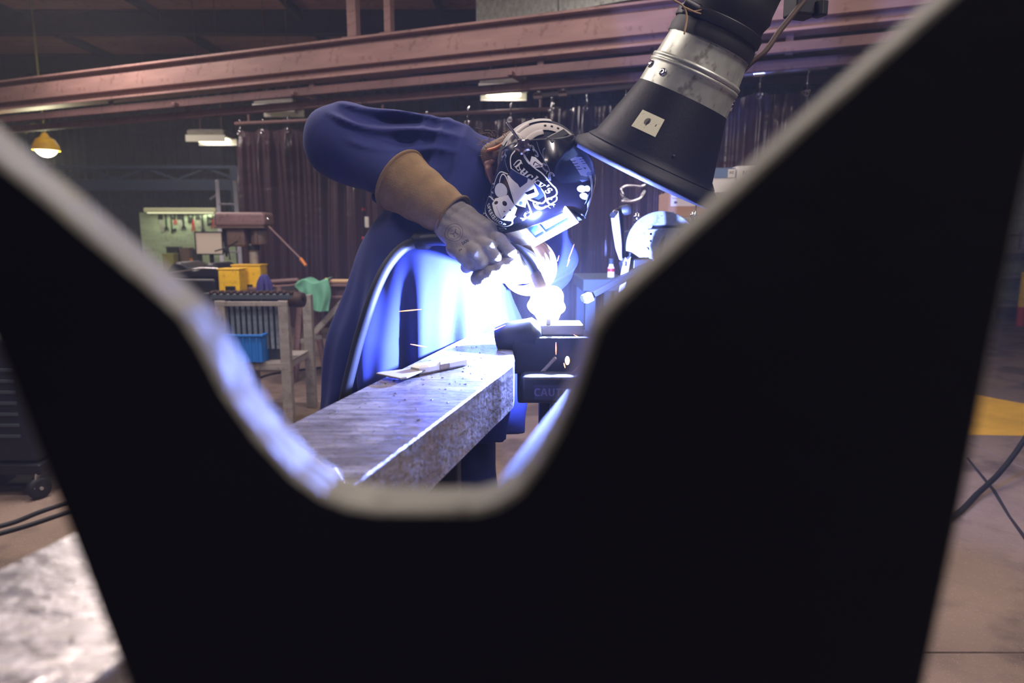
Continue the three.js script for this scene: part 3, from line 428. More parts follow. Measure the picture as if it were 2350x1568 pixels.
{
  const o = thing('side_table', 'grey steel table edge behind the arc', 'table'), a = W(1338, 641, 2.45), b = W(1445, 660, 2.45);
  part('top', bx(a.x, b.x, a.y - 0.045, a.y, a.z - 0.4, a.z, 0.004), MT.ribDark, o); for (const [x, z] of [[a.x + 0.03, a.z - 0.03], [b.x - 0.03, a.z - 0.03], [a.x + 0.03, a.z - 0.37], [b.x - 0.03, a.z - 0.37]]) part('leg', bx(x - 0.02, x + 0.02, 0, a.y - 0.046, z - 0.02, z + 0.02), MT.ribDark, o); base(o);
  const t = thing('marker_bottle', 'small red and white bottle standing on the table behind the arc', 'bottle'), p = W(1402, 638, 2.55).setY(a.y); part('body', lathe([[0.0001, 0], [0.013, 0.001], [0.013, 0.035], [0.009, 0.042], [0.008, 0.05]], p, V(0, 1, 0), 16), MT.white, t); part('band', lathe([[0.0133, 0.022], [0.0133, 0.034]], p, V(0, 1, 0), 16), MT.red, t); part('cap', lathe([[0.009, 0.05], [0.009, 0.07], [0.0001, 0.071]], p, V(0, 1, 0), 16), MT.ribDark, t); base(t);
}

// ---------------------------------------------------------------- left background: ribbed rack, drill press, saw horse, tool board
{
  const D = 4.15, s = D / FPX, o = thing('steel_rack', 'small grey angle-steel rack in front of the drill press, left of the welder', 'rack');
  const fr = W(648, 690, D), fl = W(503, 690, D), y1 = fr.y, dz = 0.42, bot = W(590, 846, D).y;
  const posts = [[fr.x, fr.z], [fl.x, fl.z], [fr.x + 0.02, fr.z - dz], [fl.x + 0.02, fl.z - dz]];
  for (const [x, z] of posts) part('post', [bx(x - 0.03, x + 0.03, 0, y1, z - 0.004, z + 0.004), bx(x + 0.022, x + 0.03, 0, y1, z - 0.05, z)], MT.greyPaint, o);
  part('top_rail', bar(V(fl.x - 0.03, y1 - 0.02, fl.z), V(fr.x + 0.03, y1 - 0.02, fr.z), 0.01, 0.03), MT.greyPaint, o);
  for (const z of [fr.z - 0.01, fr.z - dz + 0.01]) part('shelf_rail', bar(V(fl.x - 0.02, bot, z), V(fr.x + 0.02, bot, z), 0.03, 0.045), MT.greyPaint, o);
  for (const x of [fl.x, fr.x]) part('shelf_rail', bar(V(x, bot, fr.z), V(x, bot, fr.z - dz), 0.03, 0.045), MT.greyPaint, o);
  part('shelf', bx(fl.x - 0.02, fr.x + 0.02, bot + 0.022, bot + 0.03, fr.z - dz, fr.z, 0.002), MT.greyPaint, o);
  base(o);
  const c = thing('ribbed_panel', 'blue-grey panel with upright ribs and two bolts held in the rack', 'panel'), pz = fr.z - 0.05, a = W(492, 682, D + 0.05), b = W(640, 816, D + 0.05);
  part('back_sheet', bx(a.x, b.x, bot + 0.031, a.y, pz - 0.05, pz - 0.03), MT.ribDark, c); part('header', bx(a.x, b.x, a.y - 0.055, a.y, pz - 0.03, pz - 0.002), MT.ribDark, c);
  for (let k = 0; k < 11; k++) { const x = a.x + 0.02 + k * (b.x - a.x - 0.03) / 10.6; part('rib', bx(x, x + 0.021, bot + 0.05 + (k > 7 ? 0.05 : 0), a.y - 0.056, pz - 0.032, pz - 0.004, 0.003), MT.ribGrey, c); }
  for (const x of [531, 604]) part('bolt', hexBolt(W(x, 693, D + 0.04), V(0, 0, 1), 0.012, 0.03), MT.chrome, c);
  base(c);
  const r = thing('serrated_bar', 'dark serrated roller bar lying along the top of the rack', 'bar'), y = y1 + 0.001; part('core', bx(fl.x - 0.06, fr.x + 0.06, y, y + 0.04, fr.z - 0.09, fr.z - 0.005, 0.01), MT.ribDark, r);
  for (let k = 0; k < 13; k++) { const x = fl.x - 0.05 + k * (fr.x - fl.x + 0.1) / 12; part('tooth', lathe([[0.0001, -0.045], [0.012, -0.044], [0.012, 0.04], [0.0001, 0.041]], V(x, y + 0.044, fr.z - 0.045), V(0, 0, 1), 8), MT.rust, r); }
  part('end_roll', lathe([[0.012, -0.05], [0.045, -0.05], [0.05, 0], [0.045, 0.05], [0.012, 0.05]], V(fr.x + 0.065, y + 0.0, fr.z - 0.05), V(1, 0, 0.2), 18), MT.rust, r); base(r);
  const bn_ = thing('blue_bin', 'bright blue ribbed plastic bin on the lower shelf of the rack', 'bin'), p0 = W(497, 772, D - 0.02), p1 = W(597, 830, D - 0.02), yb = bot + 0.031, yt = p0.y, zf = fr.z + 0.03, zb = fr.z - 0.3;
  part('floor_panel', bx(p0.x + 0.02, p1.x - 0.02, yb, yb + 0.006, zb, zf), MT.blueBin, bn_);
  for (const [x0, x1, z0, z1] of [[p0.x, p1.x, zf - 0.006, zf], [p0.x, p1.x, zb, zb + 0.006], [p0.x, p0.x + 0.006, zb, zf], [p1.x - 0.006, p1.x, zb, zf]]) part('side_wall', bx(x0, x1, yb, yt, z0, z1), MT.blueBin, bn_);
  part('rim', [bar(V(p0.x - 0.01, yt, zf), V(p1.x + 0.01, yt, zf), 0.02, 0.014), bar(V(p0.x - 0.01, yt, zb), V(p1.x + 0.01, yt, zb), 0.02, 0.014), bar(V(p0.x, yt, zb), V(p0.x, yt, zf), 0.02, 0.014), bar(V(p1.x, yt, zb), V(p1.x, yt, zf), 0.02, 0.014)], MT.blueBin, bn_);
  for (let k = 0; k < 6; k++) { const x = p0.x + 0.03 + k * (p1.x - p0.x - 0.06) / 5; part('rib', bx(x - 0.005, x + 0.005, yb, yt - 0.01, zf, zf + 0.008, 0.002), MT.blueBin, bn_); }
  base(bn_);
}
const TY = W(560, 668, 5.5).y;
{
  const o = thing('machine_table', 'dark steel table carrying the drill press', 'table'), a = W(470, 668, 5.3), b = W(662, 668, 5.3);
  part('top', bx(a.x, b.x, TY - 0.05, TY, a.z - 0.7, a.z + 0.05), MT.blackMetal, o); for (const x of [a.x + 0.05, b.x - 0.04]) for (const z of [a.z - 0.02, a.z - 0.62]) part('leg', rod(V(x, 0, z), V(x, TY - 0.05, z), 0.045, 0.03), MT.brownPaint, o); base(o);
}
{
  const D = 5.6, s = D / FPX, o = thing('drill_press', 'old mauve-brown drill press with a long belt cover and a thin feed handle', 'drill press');
  const a = W(502, 488, D), b = W(618, 521, D), z = a.z;
  part('belt_cover', boxUV(new RoundedBoxGeometry(b.x - a.x, a.y - b.y, 0.24, 3, 0.03)).translate((a.x + b.x) / 2, (a.y + b.y) / 2, z), MT.brownPaint, o);
  part('cover_lip', bx(a.x + 0.008, b.x - 0.008, b.y - 0.012, b.y + 0.004, z - 0.115, z + 0.115, 0.004), MT.brownCast, o);
  const c = W(524, 522, D), e = W(567, 566, D); part('head_casting', boxUV(new RoundedBoxGeometry(e.x - c.x, c.y - e.y, 0.17, 3, 0.02)).translate((c.x + e.x) / 2, (c.y + e.y) / 2, z), MT.brownCast, o);
  const m0 = W(592, 524, D), m1 = W(592, 563, D); part('motor', lathe([[0.0001, 0], [0.062, 0.002], [0.068, 0.012], [0.068, 0.12], [0.06, 0.135], [0.0001, 0.137]], m1.clone().setZ(z), V(0, 1, 0), 24), MT.brownCast, o); part('motor_fin', bx(m1.x - 0.012, m1.x + 0.012, m1.y + 0.01, m0.y - 0.01, z + 0.055, z + 0.08), MT.brownCast, o);
  const q0 = W(516, 524, D), q1 = W(516, 590, D); part('quill', lathe([[0.0001, 0], [0.006, 0], [0.012, 0.03], [0.02, 0.035], [0.022, 0.06], [0.014, 0.065], [0.016, 0.12], [0.024, 0.125], [0.024, 0.23]], q1.clone().setZ(z + 0.02), V(0, 1, 0), 18), MT.blackMetal, o);
  for (const [dx, dy] of [[-0.1, -0.03], [0.02, -0.1], [0.09, 0.05]]) part('spoke', rod(W(523, 568, D - 0.1), W(523, 568, D - 0.1).add(V(dx, dy, 0.02)), 0.006), MT.blackMetal, o);
  part('lever_rod', rod(W(617, 520, D - 0.13), W(692, 596, D - 0.25), 0.007), MT.brownPaint, o); part('lever_grip', rod(W(690, 594, D - 0.25), W(702, 610, D - 0.27), 0.014, 0.012), MT.orange, o); part('lever_hub', new THREE.SphereGeometry(0.014, 12, 8).translate(...W(615, 503, D - 0.14).toArray()), MT.chrome, o);
  const k0 = W(575, 566, D); part('column', rod(V(k0.x, TY + 0.03, z - 0.02), V(k0.x, k0.y + 0.02, z - 0.02), 0.037), MT.greyPaint, o); part('column_collar', rod(V(k0.x, TY + 0.03, z - 0.02), V(k0.x, TY + 0.08, z - 0.02), 0.055, 0.05), MT.brownPaint, o); part('base_plate', bx(k0.x - 0.17, k0.x + 0.12, TY, TY + 0.03, z - 0.14, z + 0.18, 0.01), MT.brownPaint, o);
  part('clamp_collar', rod(V(k0.x, k0.y - 0.03, z - 0.02), V(k0.x, k0.y + 0.01, z - 0.02), 0.05), MT.blackMetal, o);
  base(o);
  for (const [x0, x1, y0, dd, lab] of [[499, 548, 620, 5.32, 'lower yellow steel box left of the drill press column'], [530, 597, 611, 5.5, 'taller yellow steel box behind the drill press column']]) { const u = thing('yellow_box', lab, 'box', 'yellow boxes'), p = W(x0, y0, dd), r = W(x1, y0, dd); part('body', bx(p.x, r.x, TY, p.y, p.z - 0.16, p.z, 0.012), MT.yellow, u); part('lid', bx(p.x - 0.004, r.x + 0.004, p.y, p.y + 0.012, p.z - 0.164, p.z + 0.004, 0.004), MT.yellow, u); part('opening', bx((p.x + r.x) / 2 - 0.03, (p.x + r.x) / 2 + 0.05, TY + 0.001, TY + 0.05, p.z + 0.0005, p.z + 0.004), MT.blackMetal, u); base(u); }
  const cl = W(607, 655, 5.28); const pr = []; for (let k = 0; k < 7; k++) { const a = k / 7 * 6.28; pr.push(tube([V(cl.x + Math.cos(a) * 0.05, TY + 0.012, cl.z + Math.sin(a) * 0.04), V(cl.x + Math.cos(a) * 0.04, TY + 0.08, cl.z + Math.sin(a) * 0.03), V(cl.x + Math.cos(a) * 0.014, TY + 0.125, cl.z + Math.sin(a) * 0.012), V(cl.x, TY + 0.13, cl.z)], 0.018, 8)); }
  solo('shop_rag', pr, MT.purple, 'dark purple rag bunched up on the drill press table', 'rag');
}
{ // saw horse with a steel beam, cloth, mallet, rod
  const D = 5.5, o = thing('saw_horse', 'brown steel saw horse with a short I-beam on top, beside the curtain', 'saw horse'), t0 = W(735, 652, D), t1 = W(850, 650, D), yt = t0.y, z = t0.z;
  part('top_beam', [bar(V(t0.x, yt - 0.008, z), V(t1.x + 0.3, yt - 0.008, z), 0.14, 0.016), bar(V(t0.x, yt - 0.1, z), V(t1.x + 0.3, yt - 0.1, z), 0.14, 0.016), bar(V(t0.x, yt - 0.055, z), V(t1.x + 0.3, yt - 0.055, z), 0.012, 0.09)], MT.brownPaint, o);
  const L = (x0, y0, x1, y1, d0, d1, w) => bar(W(x0, y0, d0), W(x1, y1, d1), w, w * 0.7);
  const f1 = onFloor(676, 876), f2 = onFloor(748, 858), f3 = W(880, 880, D).setY(0);
  part('leg', bar(W(694, 655, D), f1, 0.06, 0.045, V(1, 0, 0)), MT.brownPaint, o); part('leg', bar(W(716, 690, D + 0.15), f2, 0.05, 0.04, V(1, 0, 0)), MT.brownPaint, o); part('leg', bar(W(900, 660, D), f3, 0.06, 0.045, V(1, 0, 0)), MT.brownPaint, o);
  part('brace', bar(W(790, 688, D - 0.02), W(710, 776, D - 0.02), 0.03, 0.045), MT.greyPaint, o); part('brace', bar(W(688, 784, D), W(738, 774, D + 0.1), 0.025, 0.035), MT.greyPaint, o); part('cross_rail', bar(W(690, 652, D), V(t0.x + 0.05, yt - 0.1, z), 0.03, 0.03), MT.brownPaint, o);
  base(o);
  const p = thing('pipe_arm', 'thin brown pipe frame between the drill press and the saw horse', 'pipe'); part('upper_pipe', rod(W(606, 648, 5.45), W(684, 643, 5.45), 0.018), MT.brownPaint, p); part('lower_pipe', tube([W(606, 658, 5.45), W(640, 657, 5.45), W(676, 654, 5.45), W(683, 651, 5.45), W(684, 643, 5.45)], 0.009), MT.brownPaint, p); const pp = W(640, 658, 5.45); part('stand_pipe', rod(V(pp.x, TY, pp.z), pp, 0.022), MT.brownPaint, p); part('foot', rod(V(pp.x, TY, pp.z), V(pp.x, TY + 0.01, pp.z), 0.05), MT.brownPaint, p); base(p);
  // green cloth draped over the horse
  const N = 34, pos = [], uv = [], idx = [], c0 = W(686, 636, D - 0.1), c1 = W(758, 640, D - 0.1); for (let j = 0; j <= N; j++) for (let i = 0; i <= N; i++) { const u = i / N, v = j / N, len = 0.24 * (0.55 + 0.45 * sst(0.1, 0.55, u)) * (u < 0.16 ? 0.5 + u * 3 : 1), x = mix(c0.x, c1.x, u), zz = c0.z + 0.06 - 0.17 * Math.max(0, 0.28 - v) / 0.28; pos.push(x + 0.012 * Math.sin(v * 7 + u * 4), yt + 0.035 + 0.02 * Math.sin(u * 8) * (1 - v) - Math.max(0, v - 0.28) / 0.72 * len, zz + 0.018 * Math.sin(u * 15 + v * 3) * sst(0.2, 0.6, v)); uv.push(u * 0.3, v * 0.4); if (i < N && j < N) { const a = j * (N + 1) + i; idx.push(a, a + 1, a + N + 2, a, a + N + 2, a + N + 1); } }
  const g = new THREE.BufferGeometry(); g.setAttribute('position', new THREE.Float32BufferAttribute(pos, 3)); g.setAttribute('uv', new THREE.Float32BufferAttribute(uv, 2)); g.setIndex(idx); g.computeVertexNormals(); solo('green_cloth', g, MT.green, 'pale green cloth hanging over the end of the saw horse', 'cloth');
  const h = thing('hammer', 'hammer with a pale wooden handle lying on the saw horse beam', 'hammer'); const ha = V(W(754, 645, D - 0.04).x, yt + 0.022, z + 0.02), hb2 = V(W(806, 645, D).x, yt + 0.024, z + 0.02); part('handle', rod(ha, hb2, 0.018, 0.016), MT.wood, h); part('ferrule', rod(hb2, hb2.clone().add(V(0.05, 0, 0)), 0.024), MT.chrome, h); part('head', box(hb2.clone().add(V(0.1, 0.01, 0)), 0.12, 0.065, 0.07, 0.012), MT.brownPaint, h); part('end_cap', new THREE.SphereGeometry(0.02, 12, 8).translate(ha.x - 0.02, ha.y + 0.008, ha.z), MT.yellow, h); base(h);
  const f = onFloor(783, 812), r = thing('leaning_rod', 'thin dark steel rod leaning on the saw horse brace', 'rod'); part('shaft', rod(f, W(728, 664, D - 0.1), 0.011), MT.rust, r); part('tip', rod(f, f.clone().add(V(-0.01, 0.04, 0)), 0.016), MT.rust, r); base(r);
}
{ // floor cables
  for (const [pts, lab] of [[[[560, 885], [620, 862], [700, 850], [780, 842], [850, 838]], 'thin dark cable on the floor behind the rack'], [[[-40, 1222], [30, 1204], [90, 1180], [180, 1150]], 'grey cable on the floor beside the black cart'], [[[-40, 1240], [60, 1212], [150, 1182], [220, 1160]], 'second grey cable running below the first near the black cart']]) solo('floor_cable', tube(pts.map(([x, y]) => onFloor(x, y).add(V(0, 0.009, 0))), 0.009, 8), MT.rubber, lab, 'cable');
  solo('floor_hose', tube([onFloor(2120, 1225).setY(0.012), onFloor(2200, 1182).setY(0.012), onFloor(2240, 1145).setY(0.02), W(2290, 1090, 3.2), W(2330, 1040, 3.3), W(2365, 985, 3.4), W(2400, 900, 3.5), W(2480, 700, 3.8), V(3.6, 2.4, -4.1), V(3.7, HC - 0.02, -4.2)], 0.012, 10, 50), MT.rubber, 'black hose sweeping up from the floor at the right edge', 'hose');
}
{ // welding power cart at the left edge
  const o = thing('welding_cart', 'black welding power cart on casters at the left edge', 'cart'), f = onFloor(82, 1150), x1 = f.x + 0.02, z1 = f.z;
  part('case', bx(x1 - 0.5, x1 - 0.02, 0.16, 0.72, z1 - 0.5, z1 - 0.04, 0.02), MT.blackMetal, o); part('chassis', bx(x1 - 0.52, x1, 0.11, 0.16, z1 - 0.52, z1 - 0.02, 0.01), MT.blackMetal, o);
  for (let k = 0; k < 7; k++) part('louver', bx(x1 - 0.45, x1 - 0.08, 0.28 + k * 0.05, 0.295 + k * 0.05, z1 - 0.042, z1 - 0.03, 0.003), MT.ribDark, o);
  for (const [x, z] of [[x1 - 0.02, z1 - 0.03], [x1 - 0.48, z1 - 0.03], [x1 - 0.02, z1 - 0.48], [x1 - 0.48, z1 - 0.48]]) { const c = part('caster', lathe([[0.0001, -0.016], [0.03, -0.016], [0.048, -0.014], [0.05, 0], [0.048, 0.014], [0.03, 0.016], [0.0001, 0.016]], V(x, 0.05, z), V(1, 0, 0.5), 24), MT.rubber, o); part('fork', [bar(V(x, 0.05, z + 0.02), V(x, 0.115, z), 0.03, 0.006, V(1, 0, 0)), rod(V(x - 0.02, 0.05, z - 0.01), V(x + 0.02, 0.05, z + 0.01), 0.008)], MT.ground, c); }
  base(o);
}
{ // tool board and bench by the far wall
  const D = 11, a = W(338, 488, D), b = W(520, 600, D), o = thing('tool_board', 'pale green tool board with hung tools by the far left wall', 'board'), z = a.z;
  part('panel', bx(a.x - 0.15, b.x + 0.1, b.y - 0.12, a.y, z - 0.05, z - 0.03), MT.palePeg, o);
  const h = thing('tool_bench', 'long bench below the tool board at the far wall', 'bench'); part('top', bx(a.x - 0.2, b.x + 0.4, b.y - 0.18, b.y - 0.12, z - 0.05, z + 0.5), MT.olive, h); for (const x of [a.x - 0.15, b.x + 0.35]) for (const dz of [0, 0.45]) part('leg', bx(x - 0.04, x + 0.04, 0, b.y - 0.18, z + dz - 0.04, z + dz + 0.04), MT.blackMetal, h); base(h);
  base(o);
  for (const x of [a.x + 0.05, b.x - 0.05]) part('stand_leg', bx(x - 0.03 - o.position.x, x + 0.03 - o.position.x, -o.position.y, 0.05, z - 0.08 - o.position.z, z - 0.052 - o.position.z), MT.blackMetal, o);
  const l = thing('board_lamp', 'long pale strip light above the tool board', 'lamp', 'hall lamps'); part('housing', bx(a.x, W(502, 0, D).x, a.y + 0.0, a.y + 0.07, z + 0.02, z + 0.12, 0.015), M(0xd8dcb8, 0.5), l); part('glowing_tube', bx(a.x + 0.04, W(500, 0, D).x - 0.04, a.y - 0.015, a.y, z + 0.05, z + 0.09, 0.006), glow(1, 0.98, 0.6, 1.2), l); for (const x of [345, 420, 495]) part('bracket', bar(V(W(x, 0, D).x, a.y + 0.05, z + 0.05), V(W(x, 0, D).x, a.y + 0.02, z - 0.03), 0.05, 0.03), MT.blackMetal, l); base(l);
  const rl = new THREE.RectAreaLight(new THREE.Color().setRGB(0.95, 1, 0.7), 16, 1.0, 0.06); rl.name = 'board_lamp'; rl.position.set((a.x + b.x) / 2 - 0.05, a.y - 0.03, z + 0.08); rl.lookAt((a.x + b.x) / 2, 0, z + 0.3); scene.add(rl);
  const kinds = [['hand_saw', 'wrench', 'clamp', 'pliers'], ['dark saw blade shape', 'long wrench', 'hanging clamp', 'pair of pliers']];
  const xs = [366, 378, 390, 399, 410, 418, 430, 440, 452, 462, 474, 486, 497], lens = [0.28, 0.22, 0.3, 0.16, 0.24, 0.2, 0.12, 0.27, 0.2, 0.25, 0.18, 0.22, 0.26], ord = ['first', 'second', 'third', 'fourth', 'fifth', 'sixth', 'seventh', 'eighth', 'ninth', 'tenth', 'eleventh', 'twelfth', 'last'];
  xs.forEach((x, i) => { const k = i % 4, p = V(W(x, 0, D).x, a.y - 0.03, z - 0.024), t = thing(kinds[0][k], ord[i] + ' tool from the left on the tool board, a ' + kinds[1][k], 'tool', 'tools on the board'), m = basis(p, V(1, 0, 0), V(0, 1, 0), V(0, 0, 1)), L = lens[i];
    if (k === 0) { part('blade', slab([[-0.01, -L], [0.05, -L], [0.03, -0.08], [-0.03, -0.08]], 0.006, m, 0.001), MT.galv, t); part('handle', slab([[-0.04, -0.08], [0.04, -0.08], [0.03, 0], [-0.03, 0]], 0.016, m, 0.003), MT.darkTool, t); }
    else if (k === 1) { part('shaft', slab([[-0.012, -L], [0.012, -L], [0.012, 0], [-0.012, 0]], 0.012, m, 0.002), MT.darkTool, t); part('jaw', slab([[-0.03, -L - 0.05], [-0.01, -L - 0.02], [0.01, -L - 0.02], [0.03, -L - 0.05], [0.03, -L], [0.012, -L + 0.03], [-0.012, -L + 0.03], [-0.03, -L]], 0.014, m, 0.002), MT.darkTool, t); }
    else if (k === 2) { part('bar', slab([[-0.008, -L], [0.008, -L], [0.008, 0], [-0.008, 0]], 0.012, m, 0.002), MT.darkTool, t); part('jaw', slab([[-0.008, -0.03], [0.07, -0.05], [0.07, -0.09], [-0.008, -0.06]], 0.014, m, 0.002), MT.darkTool, t); part('jaw', slab([[-0.008, -L * 0.8], [0.07, -L * 0.8 + 0.02], [0.07, -L * 0.8 - 0.02], [-0.008, -L * 0.8 - 0.04]], 0.014, m, 0.002), MT.darkTool, t); }
    else { part('handle', slab([[-0.03, -L], [-0.014, -L], [0.004, -0.07], [-0.01, -0.07]], 0.012, m, 0.002), MT.red, t); part('handle', slab([[0.03, -L], [0.014, -L], [-0.004, -0.07], [0.01, -0.07]], 0.012, m, 0.002), MT.red, t); part('jaw', slab([[-0.012, -0.07], [0.012, -0.07], [0.008, 0], [-0.008, 0]], 0.013, m, 0.002), MT.darkTool, t); }
    base(t); });
  const by = b.y - 0.12; let k = 0;
  for (const [x0, x1, y0, mt, lab] of [[366, 392, 570, MT.darkTool, 'low dark box at the left end of the tool bench'], [370, 396, 585, MT.olive, 'olive carton in front on the tool bench'], [396, 420, 572, MT.brownCast, 'brown toolbox in the middle of the tool bench'], [440, 452, 575, MT.darkTool, 'small dark box right of the orange tin']]) { const t = thing('bench_box', lab, 'box', 'boxes on the tool bench'), p = W(x0, y0, D - 0.4), q = W(x1, y0, D - 0.4); const zz = z + 0.12 + 0.2 * (k++ % 2); part('body', bx(p.x, q.x, by, Math.max(p.y, by + 0.08), zz, zz + 0.17, 0.006), mt, t); part('lid', bx(p.x - 0.006, q.x + 0.006, Math.max(p.y, by + 0.08), Math.max(p.y, by + 0.08) + 0.02, zz - 0.005, zz + 0.175, 0.004), mt, t); base(t); }
  const tin = thing('orange_tin', 'orange and yellow tin with a white label on the tool bench', 'tin'), p = V(W(432, 0, D - 0.4).x, by, z + 0.35); part('body', rod(p, p.clone().add(V(0, 0.1, 0)), 0.055, 0.055, 20), MT.yellow, tin); part('band', rod(p.clone().add(V(0, 0.1, 0)), p.clone().add(V(0, 0.17, 0)), 0.055, 0.055, 20), MT.orange, tin); part('paper_label', bx(p.x - 0.02, p.x + 0.02, p.y + 0.05, p.y + 0.1, p.z + 0.052, p.z + 0.058, 0.001), MT.white, tin); base(tin);
}
{ // cream board on a stand, black covered machine
  const D = 6.6, a = W(447, 533, D), b = W(509, 584, D), o = thing('white_board', 'cream blank board with a black frame left of the drill press head', 'board'); part('sheet', bx(a.x, b.x, b.y, a.y, a.z - 0.02, a.z, 0.003), MT.cream, o); for (const [p, q] of [[V(a.x, a.y, a.z), V(b.x, a.y, a.z)], [V(a.x, b.y, a.z), V(b.x, b.y, a.z)], [V(a.x, a.y, a.z), V(a.x, b.y, a.z)], [V(b.x, a.y, a.z), V(b.x, b.y, a.z)]]) part('frame_bar', bar(p, q, 0.012, 0.012), MT.blackMetal, o); part('stand', rod(V((a.x + b.x) / 2, 0, a.z - 0.04), V((a.x + b.x) / 2, b.y + 0.1, a.z - 0.04), 0.02), MT.blackMetal, o); part('foot', rod(V((a.x + b.x) / 2, 0, a.z - 0.04), V((a.x + b.x) / 2, 0.02, a.z - 0.04), 0.2), MT.blackMetal, o); base(o);
  const m = thing('covered_machine', 'black machine with a humped cover behind the rack at the left', 'machine'), c = W(440, 640, 6.0), z = c.z; part('cabinet', bx(W(365, 0, 6).x, W(495, 0, 6).x, 0, W(0, 640, 6).y, z - 0.5, z, 0.03), MT.blackPlastic, m); const hump = []; for (let k = 0; k <= 24; k++) { const t = k / 24; hump.push([mix(W(372, 0, 6).x, W(508, 0, 6).x, t), W(0, 640, 6).y + 0.02 + 0.16 * Math.pow(Math.sin(Math.PI * t), 0.5) * (0.7 + 0.3 * Math.sin(t * 9))]); } part('cover', slab([...hump.reverse(), [W(372, 0, 6).x, W(0, 640, 6).y], [W(508, 0, 6).x, W(0, 640, 6).y]], 0.42, basis(V(0, 0, z - 0.46), V(1, 0, 0), V(0, 1, 0), V(0, 0, 1)), 0.02), MT.blackPlastic, m); part('hand_rail', tube([W(380, 628, 5.85), W(420, 622, 5.85), W(460, 616, 5.85), W(500, 617, 5.85)], 0.007), MT.chrome, m); base(m);
  const r = thing('step_ladder', 'grey ladder leaning behind the drill press by the curtain edge', 'ladder'); const l0 = W(498, 415, 9.2), l1 = W(512, 640, 8.7).setY(0), off = V(0.22, 0, -0.05); part('stile', bar(l0, l1, 0.05, 0.03), MT.pipe, r); part('stile', bar(l0.clone().add(off), l1.clone().add(off), 0.05, 0.03), MT.pipe, r); for (let k = 1; k < 6; k++) { const p = l0.clone().lerp(l1, k / 6); part('rung', bar(p, p.clone().add(off), 0.04, 0.02), MT.pipe, r); } part('stay', bar(W(502, 445, 9.2), W(482, 458, 9.2), 0.03, 0.03), MT.pipe, r); base(r);
  // steel frame in the dark bay at the far left
  const fz = W(300, 400, 12.5).z, g = thing('bay_frame', 'dark blue-grey steel portal frame in the far left bay', 'frame'); const gx0 = W(60, 0, 12.5).x, gx1 = W(545, 0, 12.5).x, gy = W(0, 425, 12.5).y; part('header', [bar(V(gx0, gy, fz), V(gx1, gy, fz), 0.15, 0.2), bar(V(gx0, gy + 0.32, fz), V(gx1, gy + 0.32, fz), 0.1, 0.06)], M(0x2a3448, 0.6), g); for (const x of [gx0, gx1]) part('column', bx(x - 0.1, x + 0.1, 0, gy + 0.32, fz - 0.1, fz + 0.1), M(0x2a3448, 0.6), g); for (let k = 0; k < 7; k++) { const x = mix(gx0, gx1, k / 7), x2 = mix(gx0, gx1, (k + 1) / 7); part('lattice', bar(V(x, gy + (k % 2 ? 0.1 : 0.3), fz), V(x2, gy + (k % 2 ? 0.3 : 0.1), fz), 0.04, 0.04), M(0x2a3448, 0.6), g); } base(g);
}
